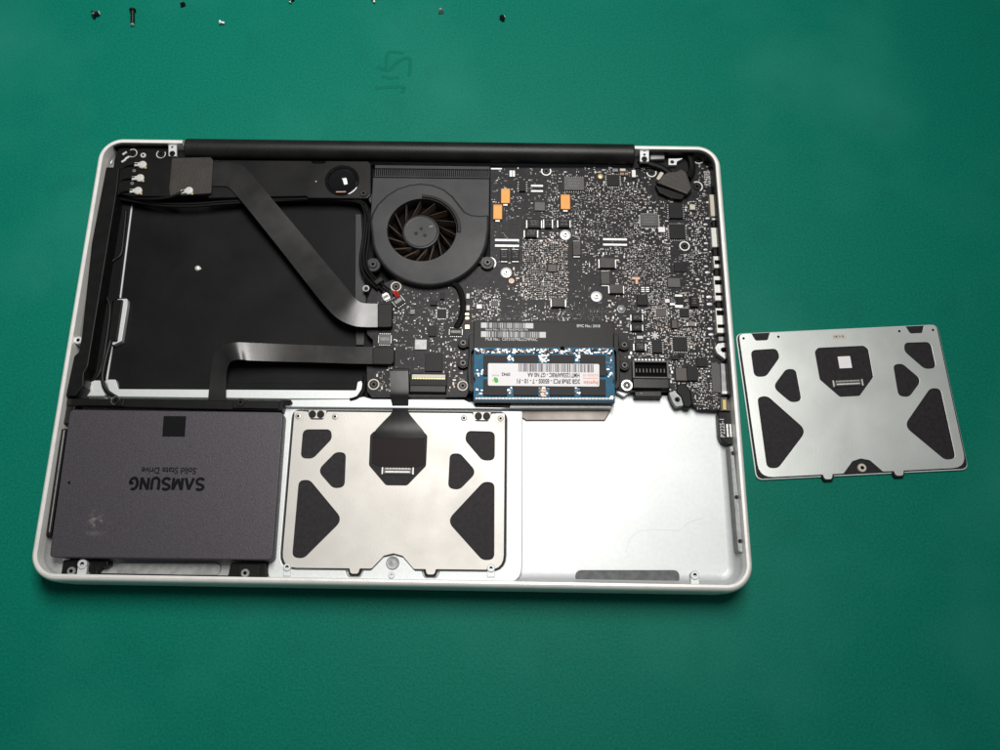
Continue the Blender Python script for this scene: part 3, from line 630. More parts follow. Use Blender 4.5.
# ------------------------------------------------------------------ fan
fc = (11.6, 62.6); FR = 30.0; oc = (7.5, 63.6); ORr = 17.6; zf = 16.3
top_y = P(430, 178, zf)[1]; lx = P(372, 190, zf)[0]; rx = P(489.5, 200, zf)[0]
low_arc = [(fc[0] + FR * math.cos(R(a)), fc[1] + FR * math.sin(R(a))) for a in range(-10, -172, -6)]
hs = [(lx, top_y), (rx, top_y), (rx, fc[1] + 2)] + low_arc + [(lx, fc[1] + 6)]
fan = plate('fan', [hs, circ(*oc, ORr, 64)], 8.4, zf, 'fan_plastic', laptop, .4)
ridge_px = [(371.5, 214), (377, 204.5), (386, 195.5), (397, 188.5), (409, 184.6), (421, 183.2), (433, 184.6), (444, 189), (453, 196), (460, 205), (465, 211.5), (472, 214.8), (480, 215.4), (489, 215)]
ridge = PP(ridge_px, zf + .9)
hs2 = ridge + [(rx - .05, fc[1] + 2)] + [(fc[0] + (FR - .15) * math.cos(R(a)), fc[1] + (FR - .15) * math.sin(R(a))) for a in range(-10, -172, -6)] + [(lx + .1, fc[1] + 5)]
plate('fan_cover', [hs2, circ(*oc, ORr + .02, 64)], zf - 1.5, zf + 1.5, 'fan_plastic', fan, 1.35, 5)
mb = MB(); mb.lathe(*oc, [(ORr + .05, zf - 1), (ORr + .05, zf + 1.35), (ORr + .2, zf + 1.52), (ORr + 2.0, zf + 1.52)], 64, cap=False); mb.build('intake_ring', 'fan_plastic', fan)
mb = MB(); mb.lathe(*oc, [(ORr + 2.4, zf + 1.5), (ORr + 2.2, zf + 2.1), (ORr + .9, zf + 2.1), (ORr + .3, zf + 1.5)], 30, 0, R(-4), R(92)); mb.build('intake_lip', 'black_plastic', fan)
mb = MB(); mb.lathe(*oc, [(ORr - .1, 8.7), (0, 8.7)], 40); mb.build('fan_floor', 'void', fan)
hc = P(420.7, 231.2, zf + .4); mb = MB()
mb.lathe(*hc, [(9.6, 9), (9.6, zf - .4), (9.3, zf), (8.8, zf + .1), (8.5, zf - .1), (8.0, zf - .1), (0, zf - .1)], 44); mb.build('fan_hub', 'fan_plastic', fan)
for dxp, dyp in ((-2.6, 0), (2.4, -1.2), (.2, 3)):
    mb = MB(); mb.lathe(hc[0] + dxp * .9, hc[1] + dyp * .9 - 1, [(1.0, zf - .12), (1.0, zf), (.5, zf + .02), (0, zf - .05)], 12); mb.build('hub_dimple', 'black_plastic', fan)
mb = MB(); mb.box(hc[0] + 4.2, hc[1] + 2.6, hc[0] + 6.2, hc[1] + 3.5, zf - .1, zf - .04, 0, .01, R(15)); mb.build('balance_dot', 'chip_print', fan)
bmb = MB(); vs = []; fs = []                                        # one curved blade, copied round the hub
for i in range(9):
    t = i / 8; e0 = Vector((9.3, 0)); e1 = Vector((18.4 * math.cos(R(-34)), 18.4 * math.sin(R(-34)))); pv = e0.lerp(e1, t); rr = pv.length; a = math.atan2(pv.y, pv.x)
    for zz, off in ((9.2, 0), (15.2, 0)):
        for s in (-.28, .28):
            vs.append((rr * math.cos(a) - s * math.sin(a), rr * math.sin(a) + s * math.cos(a), zz + (t * .3 if zz > 10 else 0) - (.5 if zz > 10 and s > 0 else 0)))
for i in range(8):
    b = i * 4; n2 = b + 4
    fs += [(b, n2, n2 + 2, b + 2), (b + 1, b + 3, n2 + 3, n2 + 1), (b + 2, n2 + 2, n2 + 3, b + 3)]
bmb.add(vs, fs); bme = bmb.mesh('blade'); bme.materials.append(MATS['blade']); finish(bme)
for k in range(15):
    o = link('blade', bme, [], fan, (hc[0], hc[1], 0)); o.rotation_euler = (0, 0, R(k * 360 / 15 + 6))
# exhaust fins
mb = MB(); g = P(376, 165, 15.5), P(489, 179, 15.5)
nf = 60
for i in range(nf):
    x = g[0][0] + (g[1][0] - g[0][0]) * i / (nf - 1); mb.box(x - .24, g[1][1] + .6, x + .24, g[0][1] - .3, 9, 15.2 + (.2 if i % 2 else 0), 0)
mb.box(g[0][0] - .5, g[0][1] - 2.2, g[1][0] + .5, g[0][1] - .2, 15.3, 15.9, 0, .2); mb.box(g[0][0] - .5, g[1][1] + .1, g[1][0] + .5, g[1][1] + .9, 15.2, 16.0, 0, .2)
mb.build('exhaust_fins', 'fan_plastic', fan, kind='stuff')
for u, v, r in ((375.5, 198.5, 2.4), (373, 264.5, 2.6), (487.5, 262.5, 2.4)):
    x, y = P(u, v, 15.5); mb = MB(); mb.lathe(x, y, [(r + 1.2, 12.8), (r + 1.2, 15.0), (r + .9, 15.3), (0, 15.3)], 20)
    ux, uy = oc[0] - x, oc[1] - y; l = math.hypot(ux, uy); mb.box(x + ux / l * 4 - 3.5, y + uy / l * 4 - 2, x + ux / l * 4 + 3.5, y + uy / l * 4 + 2, 12.8, 15, 0, .2, math.atan2(uy, ux))
    mb.build('mount_ear', 'fan_plastic', fan); screw(fan, 0, 0, 15.3, r * .8, 'screw_dark', .7, xy=(x, y))
# fan lead
wire('fan_cable', [(452, 283, 13.8), (458, 287, 14), (462, 296, 14), (463, 307, 14), (461, 318, 14), (456, 328, 14)], 1.5, 'black_rubber', laptop)

# ------------------------------------------------------------------ logic board
ZB = 13.2
bo = PP([(490.5, 167.5), (630, 167.5), (644, 169), (652, 166), (690, 160), (694, 152), (702, 152), (710, 158), (714.5, 168), (717, 185), (720, 232), (724, 300), (728.5, 350), (731, 411), (700, 409), (692, 404), (689, 396), (686, 391),
         (628, 392), (616, 389), (470, 390), (466, 397), (372, 397.5), (367, 391), (366.5, 356), (372, 352), (373, 340), (367, 334), (367, 300), (372, 288), (392, 280), (470, 270), (490, 262)], ZB)
board = plate('logic_board', rnd(bo, .6), 11.8, ZB, 'pcb', laptop, .08)
OCC = []          # occupied rectangles in mm
def occ(x0, y0, x1, y1): OCC.append((min(x0, x1), min(y0, y1), max(x0, x1), max(y0, y1)))
def chip(u0, v0, u1, v1, h=1.0, m='chip', name='chip', pins=None, mark=False, rz=0.0, z=ZB, ends=None):
    x0, y0, x1, y1 = prect(u0, v0, u1, v1, z + h); mb = MB(); mb.box(x0, y0, x1, y1, z - .05, z + h, 0, .12, rz); occ(x0 - .3, y0 - .3, x1 + .3, y1 + .3)
    if pins:
        side, n = pins
        for i in range(n):
            if 'x' in side:
                yy = y0 + (y1 - y0) * (i + .5) / n
                for xx in (x0 - .35, x1 + .35): mb.box(xx - .4, yy - .13, xx + .4, yy + .13, z, z + .22, 1)
            if 'y' in side:
                xx = x0 + (x1 - x0) * (i + .5) / n
                for yy in (y0 - .35, y1 + .35): mb.box(xx - .13, yy - .4, xx + .13, yy + .4, z, z + .22, 1)
    if ends == 'x':
        for xx in (x0 - .35, x1 + .35): mb.box(xx - .35, y0 + .25, xx + .35, y1 - .25, z, z + h * .45, 1, .1)
    if ends == 'y':
        for yy in (y0 - .35, y1 + .35): mb.box(x0 + .25, yy - .35, x1 - .25, yy + .35, z, z + h * .45, 1, .1)
    if mark:
        rr = random.Random(int(u0 * 7 + v0)); w = x1 - x0; hh = y1 - y0; nl = 3 if hh > 4 else 2
        for l in range(nl):
            yy = y0 + hh * (.3 + .22 * l); xx = x0 + w * .2
            while xx < x1 - w * .2:
                d = .25 + rr.random() * .4
                if rr.random() > .25: mb.box(xx, yy, xx + d * .75, yy + .45, z + h - .01, z + h + .012, 2)
                xx += d
    return mb.build(name, [m, 'solder', 'chip_print'], board)
# orange tantalum capacitors with their bright terminals
for u0, v0, u1, v1 in ((501, 188.5, 510, 203), (493.2, 204.5, 502.2, 219), (560.8, 194.5, 570, 209)):
    x0, y0, x1, y1 = prect(u0, v0, u1, v1, ZB + 1.6); mb = MB(); mb.box(x0, y0, x1, y1, ZB, ZB + 1.6, 0, .15); xm = (x0 + x1) / 2
    mb.box(xm - 1.2, y0 - 1.0, xm + 1.2, y0, ZB, ZB + .7, 1, .1); mb.box(xm - 1.2, y1, xm + 1.2, y1 + .4, ZB, ZB + .7, 1, .1); mb.box(x0 + .1, y1 - .7, x1 - .1, y1 - .5, ZB + 1.59, ZB + 1.61, 2)
    mb.build('tantalum_capacitor', ['tantalum', 'solder', 'ceramic_tan'], board); occ(x0 - .5, y0 - 1.4, x1 + .5, y1 + .6)
chip(519, 180, 526, 191, 1.3, 'chip', pins=('x', 5)); chip(564, 177, 584, 190, 1.2, 'chip_grey', mark=True, pins=('y', 9)); chip(534.5, 202, 545, 210.5, .8, 'chip_grey')
chip(607, 174.5, 619.5, 185.5, 1.0, 'chip', pins=('xy', 7)); chip(641, 214, 658, 226, 1.1, 'chip_grey', mark=True, pins=('xy', 10)); chip(669.5, 203, 682.5, 218, 1.4, 'chip', pins=('x', 7)); chip(670, 224, 685, 238.5, 1.2, 'chip', pins=('xy', 8))
chip(548, 264.5, 556.5, 271.5, .7, 'chip_brown'); chip(491, 300.5, 498, 306, .6, 'chip_brown', pins=('xy', 4))
for a in ((527.5, 219, 541, 227.5), (544.5, 218, 551.8, 227.5), (558.5, 219, 569.5, 227), (525, 229, 537, 237)): chip(*a, 1.7, 'chip', 'diode', ends='x', mark=True)
for a in ((500.3, 249.5, 508, 260), (511.5, 249.5, 519.3, 260)): chip(*a, 1.7, 'chip', 'diode', ends='y', mark=True)
for a, e in (((573, 241, 580.5, 255), 'y'), ((600, 258, 615, 267.5), 'x'), ((601, 271, 609.5, 284), 'y'), ((610, 284.5, 623, 293), 'x'), ((552, 298, 565, 306.5), 'x')): chip(*a, 2.0, 'inductor', 'inductor', ends=e)
chip(674.5, 263.5, 686.5, 271.5, .5, 'chip'); chip(668, 278, 680, 287, .5, 'chip_grey'); chip(637.5, 295, 647.5, 305, 1.2, 'chip'); chip(677, 298, 683.5, 304.5, .9, 'chip'); chip(691, 296, 698, 306.5, 1.8, 'chip', 'inductor', mark=True)
chip(656.5, 308.5, 666, 316.5, .7, 'chip_brown', pins=('xy', 6)); chip(680, 308.5, 689, 317, .9, 'chip', pins=('xy', 5)); chip(672, 320, 677, 328, 1.5, 'chip_brown', 'inductor'); chip(688.5, 321.5, 695, 326, 1.2, 'ceramic_grey', 'capacitor', ends='x')
for a in ((632, 313.5, 642, 320.5), (632, 323.5, 642, 330.5), (635, 342.5, 645, 350.5)):
    chip(*a, 1.8, 'chip', 'diode', ends='x', mark=True)
chip(652.5, 341, 662, 352.5, 1.2, 'chip', pins=('x', 6)); chip(673.5, 337, 687, 350.5, 1.2, 'chip', pins=('xy', 8)); chip(676, 368, 686.5, 380.5, 1.3, 'chip_brown'); chip(687.5, 366, 697, 380.5, 1.6, 'chip'); chip(697.5, 358.5, 706, 366.5, .7, 'chip'); chip(672, 356, 678, 359.5, 1.0, 'chip', 'inductor'); chip(679, 353, 684, 356.5, .8, 'chip', 'inductor')
# lower left part of the board
chip(437, 309, 446.5, 317.5, .9, 'chip', pins=('xy', 6)); chip(428.5, 326.5, 436, 336, .8, 'chip'); chip(414.5, 339.5, 427, 349.5, .8, 'dull_metal'); chip(425, 354, 442.5, 371, 1.0, 'chip'); chip(430, 300.5, 437, 305, 1.2, 'chip', 'inductor'); chip(440, 292, 444.5, 299, 1.2, 'chip', 'inductor'); chip(410, 309.5, 415, 314, 1.0, 'ceramic_grey', 'capacitor')
# metal screws and rings on the board
for u, v in ((565.5, 234), (506.3, 271.8), (596.7, 295.8)): screw(board, u, v, ZB + .4, 1.35, 'screw_bright', 1.0, base=2.9); x, y = P(u, v, ZB); occ(x - 3, y - 3, x + 3, y + 3)
for u, v, r, a0, a1, m in ((546.2, 171, 2.7, 150, 390, 'solder'), (684.6, 246, 2.7, 0, 360, 'solder'), (489.5, 263, 3.4, -100, 80, 'solder'), (651.5, 172.5, 2.7, 180, 380, 'solder'), (697, 186.5, 3.1, -60, 120, 'solder'), (698.5, 158.5, 3.2, 200, 330, 'solder'), (396, 286.5, 2.7, 0, 360, 'beige'), (366, 288.3, 1.7, 0, 360, 'dull_metal'), (373.7, 384.3, 2.8, 0, 360, 'beige'), (462.7, 385.6, 2.6, 0, 360, 'beige')):
    ring(u, v, ZB + .14, r, board, m, a0, a1, .62); screw(board, u, v, ZB + .02, r * .62, 'screw_dark', .55); x, y = P(u, v, ZB); occ(x - r, y - r, x + r, y + r)
x, y = P(621.5, 308.5, ZB + 1); mb = MB(); mb.lathe(x, y, [(2.3, ZB), (2.3, ZB + .4), (1.7, ZB + .5), (1.7, ZB + 1.3), (1.4, ZB + 1.5), (0, ZB + 1.5)], 6); mb.build('hex_standoff', 'dull_metal', board); occ(x - 2.4, y - 2.4, x + 2.4, y + 2.4)
x, y = P(511.5, 280.8, ZB); mb = MB(); mb.lathe(x, y, [(1.5, ZB), (1.4, ZB + .1), (.7, ZB + .15)], 14, 0); mb.lathe(x, y, [(.8, ZB + .1), (.5, ZB + .45), (0, ZB + .5)], 10, 1); mb.build('test_point', ['copper', 'white_print'], board); occ(x - 1.5, y - 1.5, x + 1.5, y + 1.5)
x, y = P(600.5, 176, ZB + .8); mb = MB(); mb.lathe(x, y, [(1.6, ZB), (1.6, ZB + .5), (1.0, ZB + .9), (0, ZB + .9)], 14); mb.build('test_point', 'gold', board); occ(x - 1.7, y - 1.7, x + 1.7, y + 1.7)
# pad strips (empty connector footprints)
def strip(u0, v0, u1, v1, h=.25, m='solder', name='pad_strip', tilt=0):
    x0, y0, x1, y1 = prect(u0, v0, u1, v1, ZB + h); mb = MB(); mb.box(x0, y0, x1, y1, ZB - .02, ZB + h, 0, .05); mb.build(name, m, board); occ(x0 - .2, y0 - .2, x1 + .2, y1 + .2)
for a in ((495, 239.2, 519, 241), (495, 244.8, 519, 246.6), (603, 238.4, 627, 240.2), (603, 243.8, 627, 245.5), (531, 184.8, 543, 186.6), (531, 190.2, 543, 191.8), (491, 168, 502, 169.3)): strip(*a)
strip(466.3, 293.5, 469.7, 298.5, .5, 'white_print', 'test_pad'); strip(466.3, 305.3, 469.7, 310.2, .5, 'white_print', 'test_pad'); strip(465, 313, 469, 315.2, .5, 'gold', 'test_pad'); strip(465.5, 317, 469, 319.4, .5, 'gold', 'test_pad'); strip(465, 325, 469.5, 328.8, .6, 'gold', 'test_pad')
strip(476.5, 304.3, 482, 308.5, .8, 'paper', 'capacitor'); strip(658.5, 227, 665, 232, 1.0, 'paper', 'capacitor'); strip(665, 299, 669.5, 302.5, .8, 'paper', 'capacitor'); strip(690, 204.5, 695, 209.5, 1.3, 'beige', 'capacitor'); strip(667.5, 301, 668, 301.3, .1)
strip(675, 304.8, 683, 307.6, .5, 'solder'); strip(675, 294.5, 682.5, 296.6, .5, 'solder'); strip(670, 303, 675, 305.3, .4, 'solder'); strip(640.5, 286.8, 649.5, 292, .15, 'chip', 'pad_field')
strip(632, 277, 640, 279.5, .6, 'copper', 'shield_clip'); strip(635.5, 279.5, 638, 284, .6, 'copper', 'shield_clip'); strip(637, 335.8, 643, 338.6, .6, 'white_print', 'test_pad')
strip(620, 168.6, 625.5, 171, 1.0, 'beige', 'capacitor'); strip(612.5, 168.6, 618, 171.6, 1.0, 'ceramic_grey', 'capacitor'); strip(620, 172.5, 624, 175, 1.0, 'ceramic_tan', 'capacitor'); strip(625, 172.5, 628, 175, 1.0, 'ceramic_tan', 'capacitor'); strip(632, 170, 635.5, 177, 1.6, 'solder', 'shield_clip'); strip(509.5, 170.5, 512.3, 176.5, .5); strip(512.8, 170.5, 515, 176.5, .5)
# white star mark and oval solder lands down the right edge
mb = MB(); x, y = P(655, 335.5, ZB)
for k in range(4): mb.box(x - 2.2, y - .32, x + 2.2, y + .32, ZB, ZB + .06 + .01 * k, 0, 0, R(45 * k))
mb.build('star_mark', 'white_print', board); occ(x - 2.5, y - 2.5, x + 2.5, y + 2.5)
LANDS = [(708, 202.5, 1), (707.5, 218.5, 1), (705.5, 224.5, 1), (706, 243.5, 1), (705.5, 249.8, 1), (706, 266.5, 1), (707.5, 272.5, 1.2), (709, 297, 1.3), (709.5, 304.2, 1.3), (710, 328.8, 1.2), (711, 334.5, 1.2), (702, 349, .9), (706, 350, .9), (708, 229, .6), (709, 238, .6), (710, 262, .6), (711.5, 279, .6), (712, 290, .6), (713.5, 311.5, .6), (714, 321.5, .6),
         (707.5, 344, .8), (708, 347.5, .8), (707.5, 352, .8), (708, 357, .8), (709.5, 362, .8), (709.5, 366.5, .8), (708.8, 371.5, .8), (708.3, 376.5, .9), (714.5, 381.5, .9), (697.5, 279.5, 1.0), (701, 282.5, .8), (701.5, 287, .8), (699, 290.5, .9), (702, 310, .9), (703, 318, .9), (704, 323, .8), (697, 284, .7), (694, 349, .8), (695, 354, .9)]
for u, v, r in LANDS:
    x, y = P(u, v, ZB); mb = MB(); e = 1.5 if r > .95 else 1.0; n = 12
    mb.lathe(0, 0, [(r * .78, ZB), (r * .74, ZB + .2), (r * .4, ZB + .42), (0, ZB + .36)], n); mb.v = [(x + a * e, y + b * .85, c) for a, b, c in mb.v]; mb.build('solder_land', 'solder', board); occ(x - r * e, y - r, x + r * e, y + r)
# pads 3 rows x 2
for i in range(2):
    for k in range(3): strip(641.2 + i * 4.6, 287 + k * 1.9, 644.6 + i * 4.6, 288.1 + k * 1.9, .28)
# connectors on the board
def connector(u0, v0, u1, v1, h, name='board_connector', body='chip', pins=8, rows=True, pinm='solder', ang=0):
    x0, y0, x1, y1 = prect(u0, v0, u1, v1, ZB + h); mb = MB(); cx, cy = (x0 + x1) / 2, (y0 + y1) / 2
    W, H = x1 - x0, y1 - y0; mb.box(-W / 2, -H / 2, W / 2, H / 2, ZB, ZB + h, 0, .15); mb.box(-W / 2 + W * .1, -H * .18, W / 2 - W * .1, H * .18, ZB + h, ZB + h + .12, 2, .04)
    for i in range(pins):
        xx = -W / 2 + W * (i + .5) / pins
        for s in (-1, 1): mb.box(xx - W / pins * .28, s * H / 2 - .45, xx + W / pins * .28, s * H / 2 + .45, ZB, ZB + h * .5, 1)
    for s in (-1, 1): mb.box(s * W / 2 - .35, -H * .4, s * W / 2 + .35, H * .4, ZB, ZB + h * .7, 1, .1)
    c, sn = math.cos(ang), math.sin(ang); mb.v = [(cx + a * c - b * sn, cy + a * sn + b * c, z) for a, b, z in mb.v]
    occ(x0 - .6, y0 - .6, x1 + .6, y1 + .6); return mb.build(name, [body, pinm, 'ceramic_grey'], board)
connector(449.5, 328, 462, 335.5, 1.2, pins=6); connector(378.5, 334, 391, 344, 1.0, body='chip_grey', pins=6); connector(393, 296, 403.5, 305.5, 1.8, pins=4, ang=R(38)); connector(383, 293, 389, 300, 1.6, body='solder', pins=3, ang=R(30))
wire('red_wire', [(393, 291, 15.4), (395, 294, 15.6), (397, 297, 15)], .5, 'red', laptop); wire('red_wire', [(395.5, 290.5, 15.2), (397.5, 293.5, 15.4), (399, 296.5, 14.9)], .45, 'red', laptop)
plate('cable_clip', rnd(PP([(373, 281), (381, 276), (384, 280), (376, 285)], 17), .5), 14, 17, 'black_plastic', laptop, .4)
# keyboard cable connector
x0, y0, x1, y1 = prect(409.5, 373, 447.5, 386, ZB + 1.4); mb = MB(); mb.box(x0, y0, x1, y1, ZB, ZB + 1.2, 0, .2); mb.box(x0 + 1, y1 - 2.4, x1 - 1, y1 - .9, ZB + 1.2, ZB + 1.5, 1, .1)
for i in range(22): xx = x0 + 1.4 + (x1 - x0 - 2.8) * i / 21; mb.box(xx - .18, y1 - 3.2, xx + .18, y1 - 2.5, ZB + 1.2, ZB + 1.4, 2)
mb.build('keyboard_connector', ['chip', 'beige', 'gold'], board); occ(x0, y0, x1, y1)
x0, y0, x1, y1 = prect(409, 385, 446.5, 392.5, ZB + 2); mb = MB(); mb.box(x0, y0, x1, y1, ZB, ZB + 1.9, 0, .6); mb.build('connector_latch', 'black_satin', board)
plate('keyboard_cable', rnd(PP([(409, 392), (447, 392), (446, 399.5), (410, 399.5)], 12.8), .4), 9, 12.6, 'black_plastic', laptop, .2)
plate('cable_cover', rnd(PP([(391, 368), (409, 368), (409.5, 392), (391, 393)], 15.2), .5), 13.2, 14.7, 'black_plastic', laptop, .3)
# battery connector
z = ZB + 3.2; x0, y0, x1, y1 = prect(633, 360.5, 668.5, 378, z); mb = MB()
for a in ((x0, y0, x0 + 1, y1), (x1 - 1, y0, x1, y1), (x0 + 1, y1 - 1, x1 - 1, y1), (x0 + 1, y0, x1 - 1, y0 + .8)): mb.box(*a, ZB, z, 0, .12)
mb.box(x0 + 1, y0 + .8, x1 - 1, y1 - 1, ZB, ZB + .8, 1)
for i in range(9): xx = x0 + 2.0 + (x1 - x0 - 4.0) * i / 8; mb.box(xx - .35, y0 + 3.3, xx + .35, y0 + 5.4, ZB + .8, ZB + 1.8, 2, .1); mb.box(xx - .55, y1 + .25, xx + .55, y1 + 1.7, ZB, ZB + .5, 3, .1)
mb.build('battery_connector', ['chip_grey', 'void', 'chip_grey', 'solder'], board); occ(x0, y0, x1, y1 + 2)
x0, y0, x1, y1 = prect(633, 378, 669.5, 388, z); mb = MB(); mb.box(x0, y0, x1, y1, 9, z - .6, 0, .5); mb.box(x0 + 1.2, y0 - 3.4, x1 - 3.5, y0 - .1, 9, ZB, 0, .4); mb.build('battery_socket', 'black_satin', board); occ(x0, y0, x1, y1)
for u, v in ((629.5, 357), (631, 353), (672, 372)): strip(u - 1, v - 1.4, u + 1, v + 1.4, .4)
# black socket lump and its silver lug at the bay corner
plate('jack_body', rnd(PP([(677, 384), (686, 383), (691, 391), (693, 404), (690, 408), (684, 407), (681, 397), (676, 392)], 14.0), 1.2), 9, 14.0, 'black_rubber', laptop, .8, 3)
plate('jack_lug', [rnd(PP([(668, 392), (677, 390), (684, 400), (684, 406), (676, 407.5), (672, 402)], 13.4), 1.2), circ(*P(677.5, 399.5, 13.4), 1.0, 14)], 11, 13.4, 'dull_metal', laptop, .5)
plate('board_edge_lug', rnd(PP([(615, 392), (622, 380), (633, 380), (633, 390), (624, 397)], 11.5), .8), 9, 11.5, 'aluminium', laptop, .4)
# memory socket, side arms and lettering
zk = 15.2
x0, y0, x1, y1 = prect(473.5, 322.5, 613.5, 348, zk); mb = MB(); mb.box(x0, y0, x1, y1, ZB, zk, 0, .2); mb.build('memory_socket', 'black_plastic', board); occ(x0 - .5, y0 - .5, x1 + .5, y1 + .5)
occ(*prect(472, 345, 616, 400, ZB))
def arm(pts, z): plate('socket_arm', rnd(PP(pts, z), .5), 11.5, z, 'black_plastic', board, .3)
arm([(468.5, 335), (474, 333), (474, 349), (471.5, 352), (472, 383), (474.5, 386), (473, 392), (468.5, 391), (467.5, 370), (469, 355)], 16.6)
arm([(613.5, 333), (619, 335), (618.5, 352), (620.5, 356), (620, 386), (616, 390), (614.5, 386), (616.5, 380), (616, 352), (613.5, 349)], 16.6)
for u, v in ((463.2, 343), (463, 363.2), (624.3, 345), (624.5, 365.3)):
    x, y = P(u, v, 15.4); mb = MB(); mb.lathe(x, y, [(2.7, ZB), (2.7, 15.1), (2.5, 15.4), (0, 15.4)], 18); d = 3.2 if u < 500 else -3.2; mb.box(min(x, x + d), y - 2, max(x, x + d), y + 2, ZB, 15, 0, .2); mb.build('socket_ear', 'black_plastic', board); screw(board, 0, 0, 15.4, 1.7, 'screw_dark', .5, xy=(x, y)); occ(x - 3, y - 3, x + 3, y + 3)
x, y = P(627, 385, 14.5); mb = MB(); mb.lathe(x, y, [(2.9, 9), (2.9, 14), (2.7, 14.2), (1.9, 14.2)], 20); mb.build('standoff', 'screw_bright', board); screw(board, 0, 0, 14.0, 1.9, 'screw_dark', .6, xy=(x, y)); occ(x - 3, y - 3, x + 3, y + 3)
def barcode(u0, v0, u1, v1, w0, w1, z, seed, name, parent, light=True, loc=(0, 0, 0)):
    a = P(u0, v1, z); b = P(u1, v0, z); mb = MB(); rr = random.Random(seed); x = a[0]
    if light:
        mb.box(a[0], a[1], a[0] + w0, b[1], z - .02, z + .03, 0); mb.box(b[0] - w1, a[1], b[0], b[1], z - .02, z + .03, 0); x = a[0] + w0 + .25; end = b[0] - w1 - .25
    else: end = b[0]
    while x < end - .2:
        d = rr.choice((.16, .16, .3, .42, .55)); mb.box(x, a[1], min(x + d, end), b[1], z - .02, z + .03, 0 if rr.random() < .6 else 1); x += d + rr.choice((.14, .2, .3, .45))
    return mb.build(name, ['white_print', 'grey_print'] if light else ['ink', 'ink_grey'], parent, loc, smooth=False)
barcode(481, 323.2, 533.3, 327.8, 2.9, 4.0, zk + .02, 3, 'barcode_print', board); barcode(481, 332, 545.8, 337, 2.9, 3.2, zk + .02, 5, 'barcode_print', board)
ptext('lettering', 'Serial No.: C02N FJHDMG3S Mc', 485.5, 328.8, 528, 331, zk + .06, 'white_print', board, 0, .01)
ptext('lettering', 'MLB No.:  C07310790LLCF9MAC', 485.5, 338, 537.5, 340.4, zk + .06, 'white_print', board, 0, .01)
ptext('lettering', 'EMC No.: 2418', 577, 324.6, 600, 327.2, zk + .06, 'white_print', board, 0, .02)
# print on the board's top right corner, running up the edge
for k, (u, t) in enumerate(((705.8, 'IPNZ22'), (709.8, 'C2009 APPLE INC'), (713, '820-2530'))): ptext('lettering', t, u - 1.2, 171 - k * 1.0, u + 1.2, 185.5 + k * .5, ZB + .05, 'white_print', board, math.pi / 2, .01)

# ports along the right wall
def port(u0, v0, u1, v1, z1=17.0, m='solder', slot=None):
    x0, y0, x1, y1 = prect(u0, v0, u1, v1, z1); mb = MB(); mb.box(x0, y0, x1, y1, 10, z1, 0, .25)
    for s0, s1 in (slot or []): ya = y1 - (y1 - y0) * s0; yb = y1 - (y1 - y0) * s1; mb.box(x0 + .5, yb, x1 - .4, ya, z1 - .02, z1 + .05, 1)
    mb.build('port', [m, 'void'], board); occ(x0 - .4, y0 - .3, x1, y1 + .3)
port(711, 194.5, 718.5, 216, 17, 'beige'); port(712, 218, 719.5, 220, 16.5); port(712.2, 227.5, 720, 247, 17, 'screw_bright'); port(714, 256, 721, 268, 17, 'screw_bright', [(.35, .7)]); port(715, 276, 722.5, 300.5, 17, 'screw_bright', [(.17, .36), (.68, .8)]); port(717, 308, 725, 333, 17, 'screw_bright', [(.1, .3), (.66, .8)]); port(718.5, 336.5, 726, 341, 16, 'dull_metal')
for v0, v1, u in ((220, 227, 712.5), (247.3, 255.5, 713.5), (268.5, 275.5, 715), (301, 307.5, 716.8)): port(u, v0, u + 7, v1, 15.4, 'chip')
plate('port_bracket', [rnd(PP([(715, 347), (718, 343.3), (729, 342), (730.5, 364), (726.5, 360), (717, 353)], 17), 1.2), circ(*P(723.6, 349.8, 17), 1.3, 16)], 13, 17, 'solder', board, .15)
plate('card_slot', rnd(PP([(720.5, 363), (729, 364), (730.5, 393), (721.8, 393)], 15.4), .4), 12, 15.4, 'dull_metal', board, .3)
plate('card_slot_rail', rnd(PP([(711, 362), (720, 364), (721.4, 393), (712.5, 392)], 14), .5), 12, 14, 'chip_grey', board, .2)
plate('slot_lip', rnd(PP([(721.8, 390.8), (730, 390.8), (730.2, 394), (722, 394)], 16), .3), 12, 16, 'solder', board, .2)
plate('side_connector', rnd(PP([(720, 397), (730.5, 397), (731, 411), (720.5, 411)], 15), .4), 9, 15, 'chip_grey', board, .3)
plate('yellow_block', rnd(PP([(722.6, 399.5), (726, 399.5), (726.4, 409.8), (723, 409.8)], 16), .3), 14, 16, 'yellow', board, .2)
# hinge-corner cable wedge on the board
plate('display_cable', rnd(PP([(656.5, 182.5), (663, 174.5), (668, 171.5), (676, 171), (681, 168.3), (686.5, 171.5), (689, 178.5), (692.5, 188.5), (687.5, 194.5), (673, 188.8)], 17.4), .6), 13.4, 17.4, 'tape', board, .7, 3)
plate('display_plug', rnd(PP([(655, 184.5), (685.5, 195), (682, 199.5), (672, 198.5), (659, 192.5)], 16), .6), 13.3, 16, 'black_satin', board, .4)
plate('foil_tab', rnd(PP([(656.3, 178.5), (660.5, 171.5), (664, 173), (659.5, 180.5)], 16.6), .4), 13.3, 16.6, 'beige', board, .15)
occ(*prect(652, 160, 693, 200, ZB))
wire('display_lead', [(688, 178, 15.5), (692, 170, 15.5), (691, 160, 15.5), (686, 153, 15)], 1.9, 'black_rubber', laptop)
wire('display_lead', [(672, 175, 15.2), (662, 168, 15), (650, 164, 14.6), (638, 160, 14.5)], 1.7, 'black_rubber', laptop)
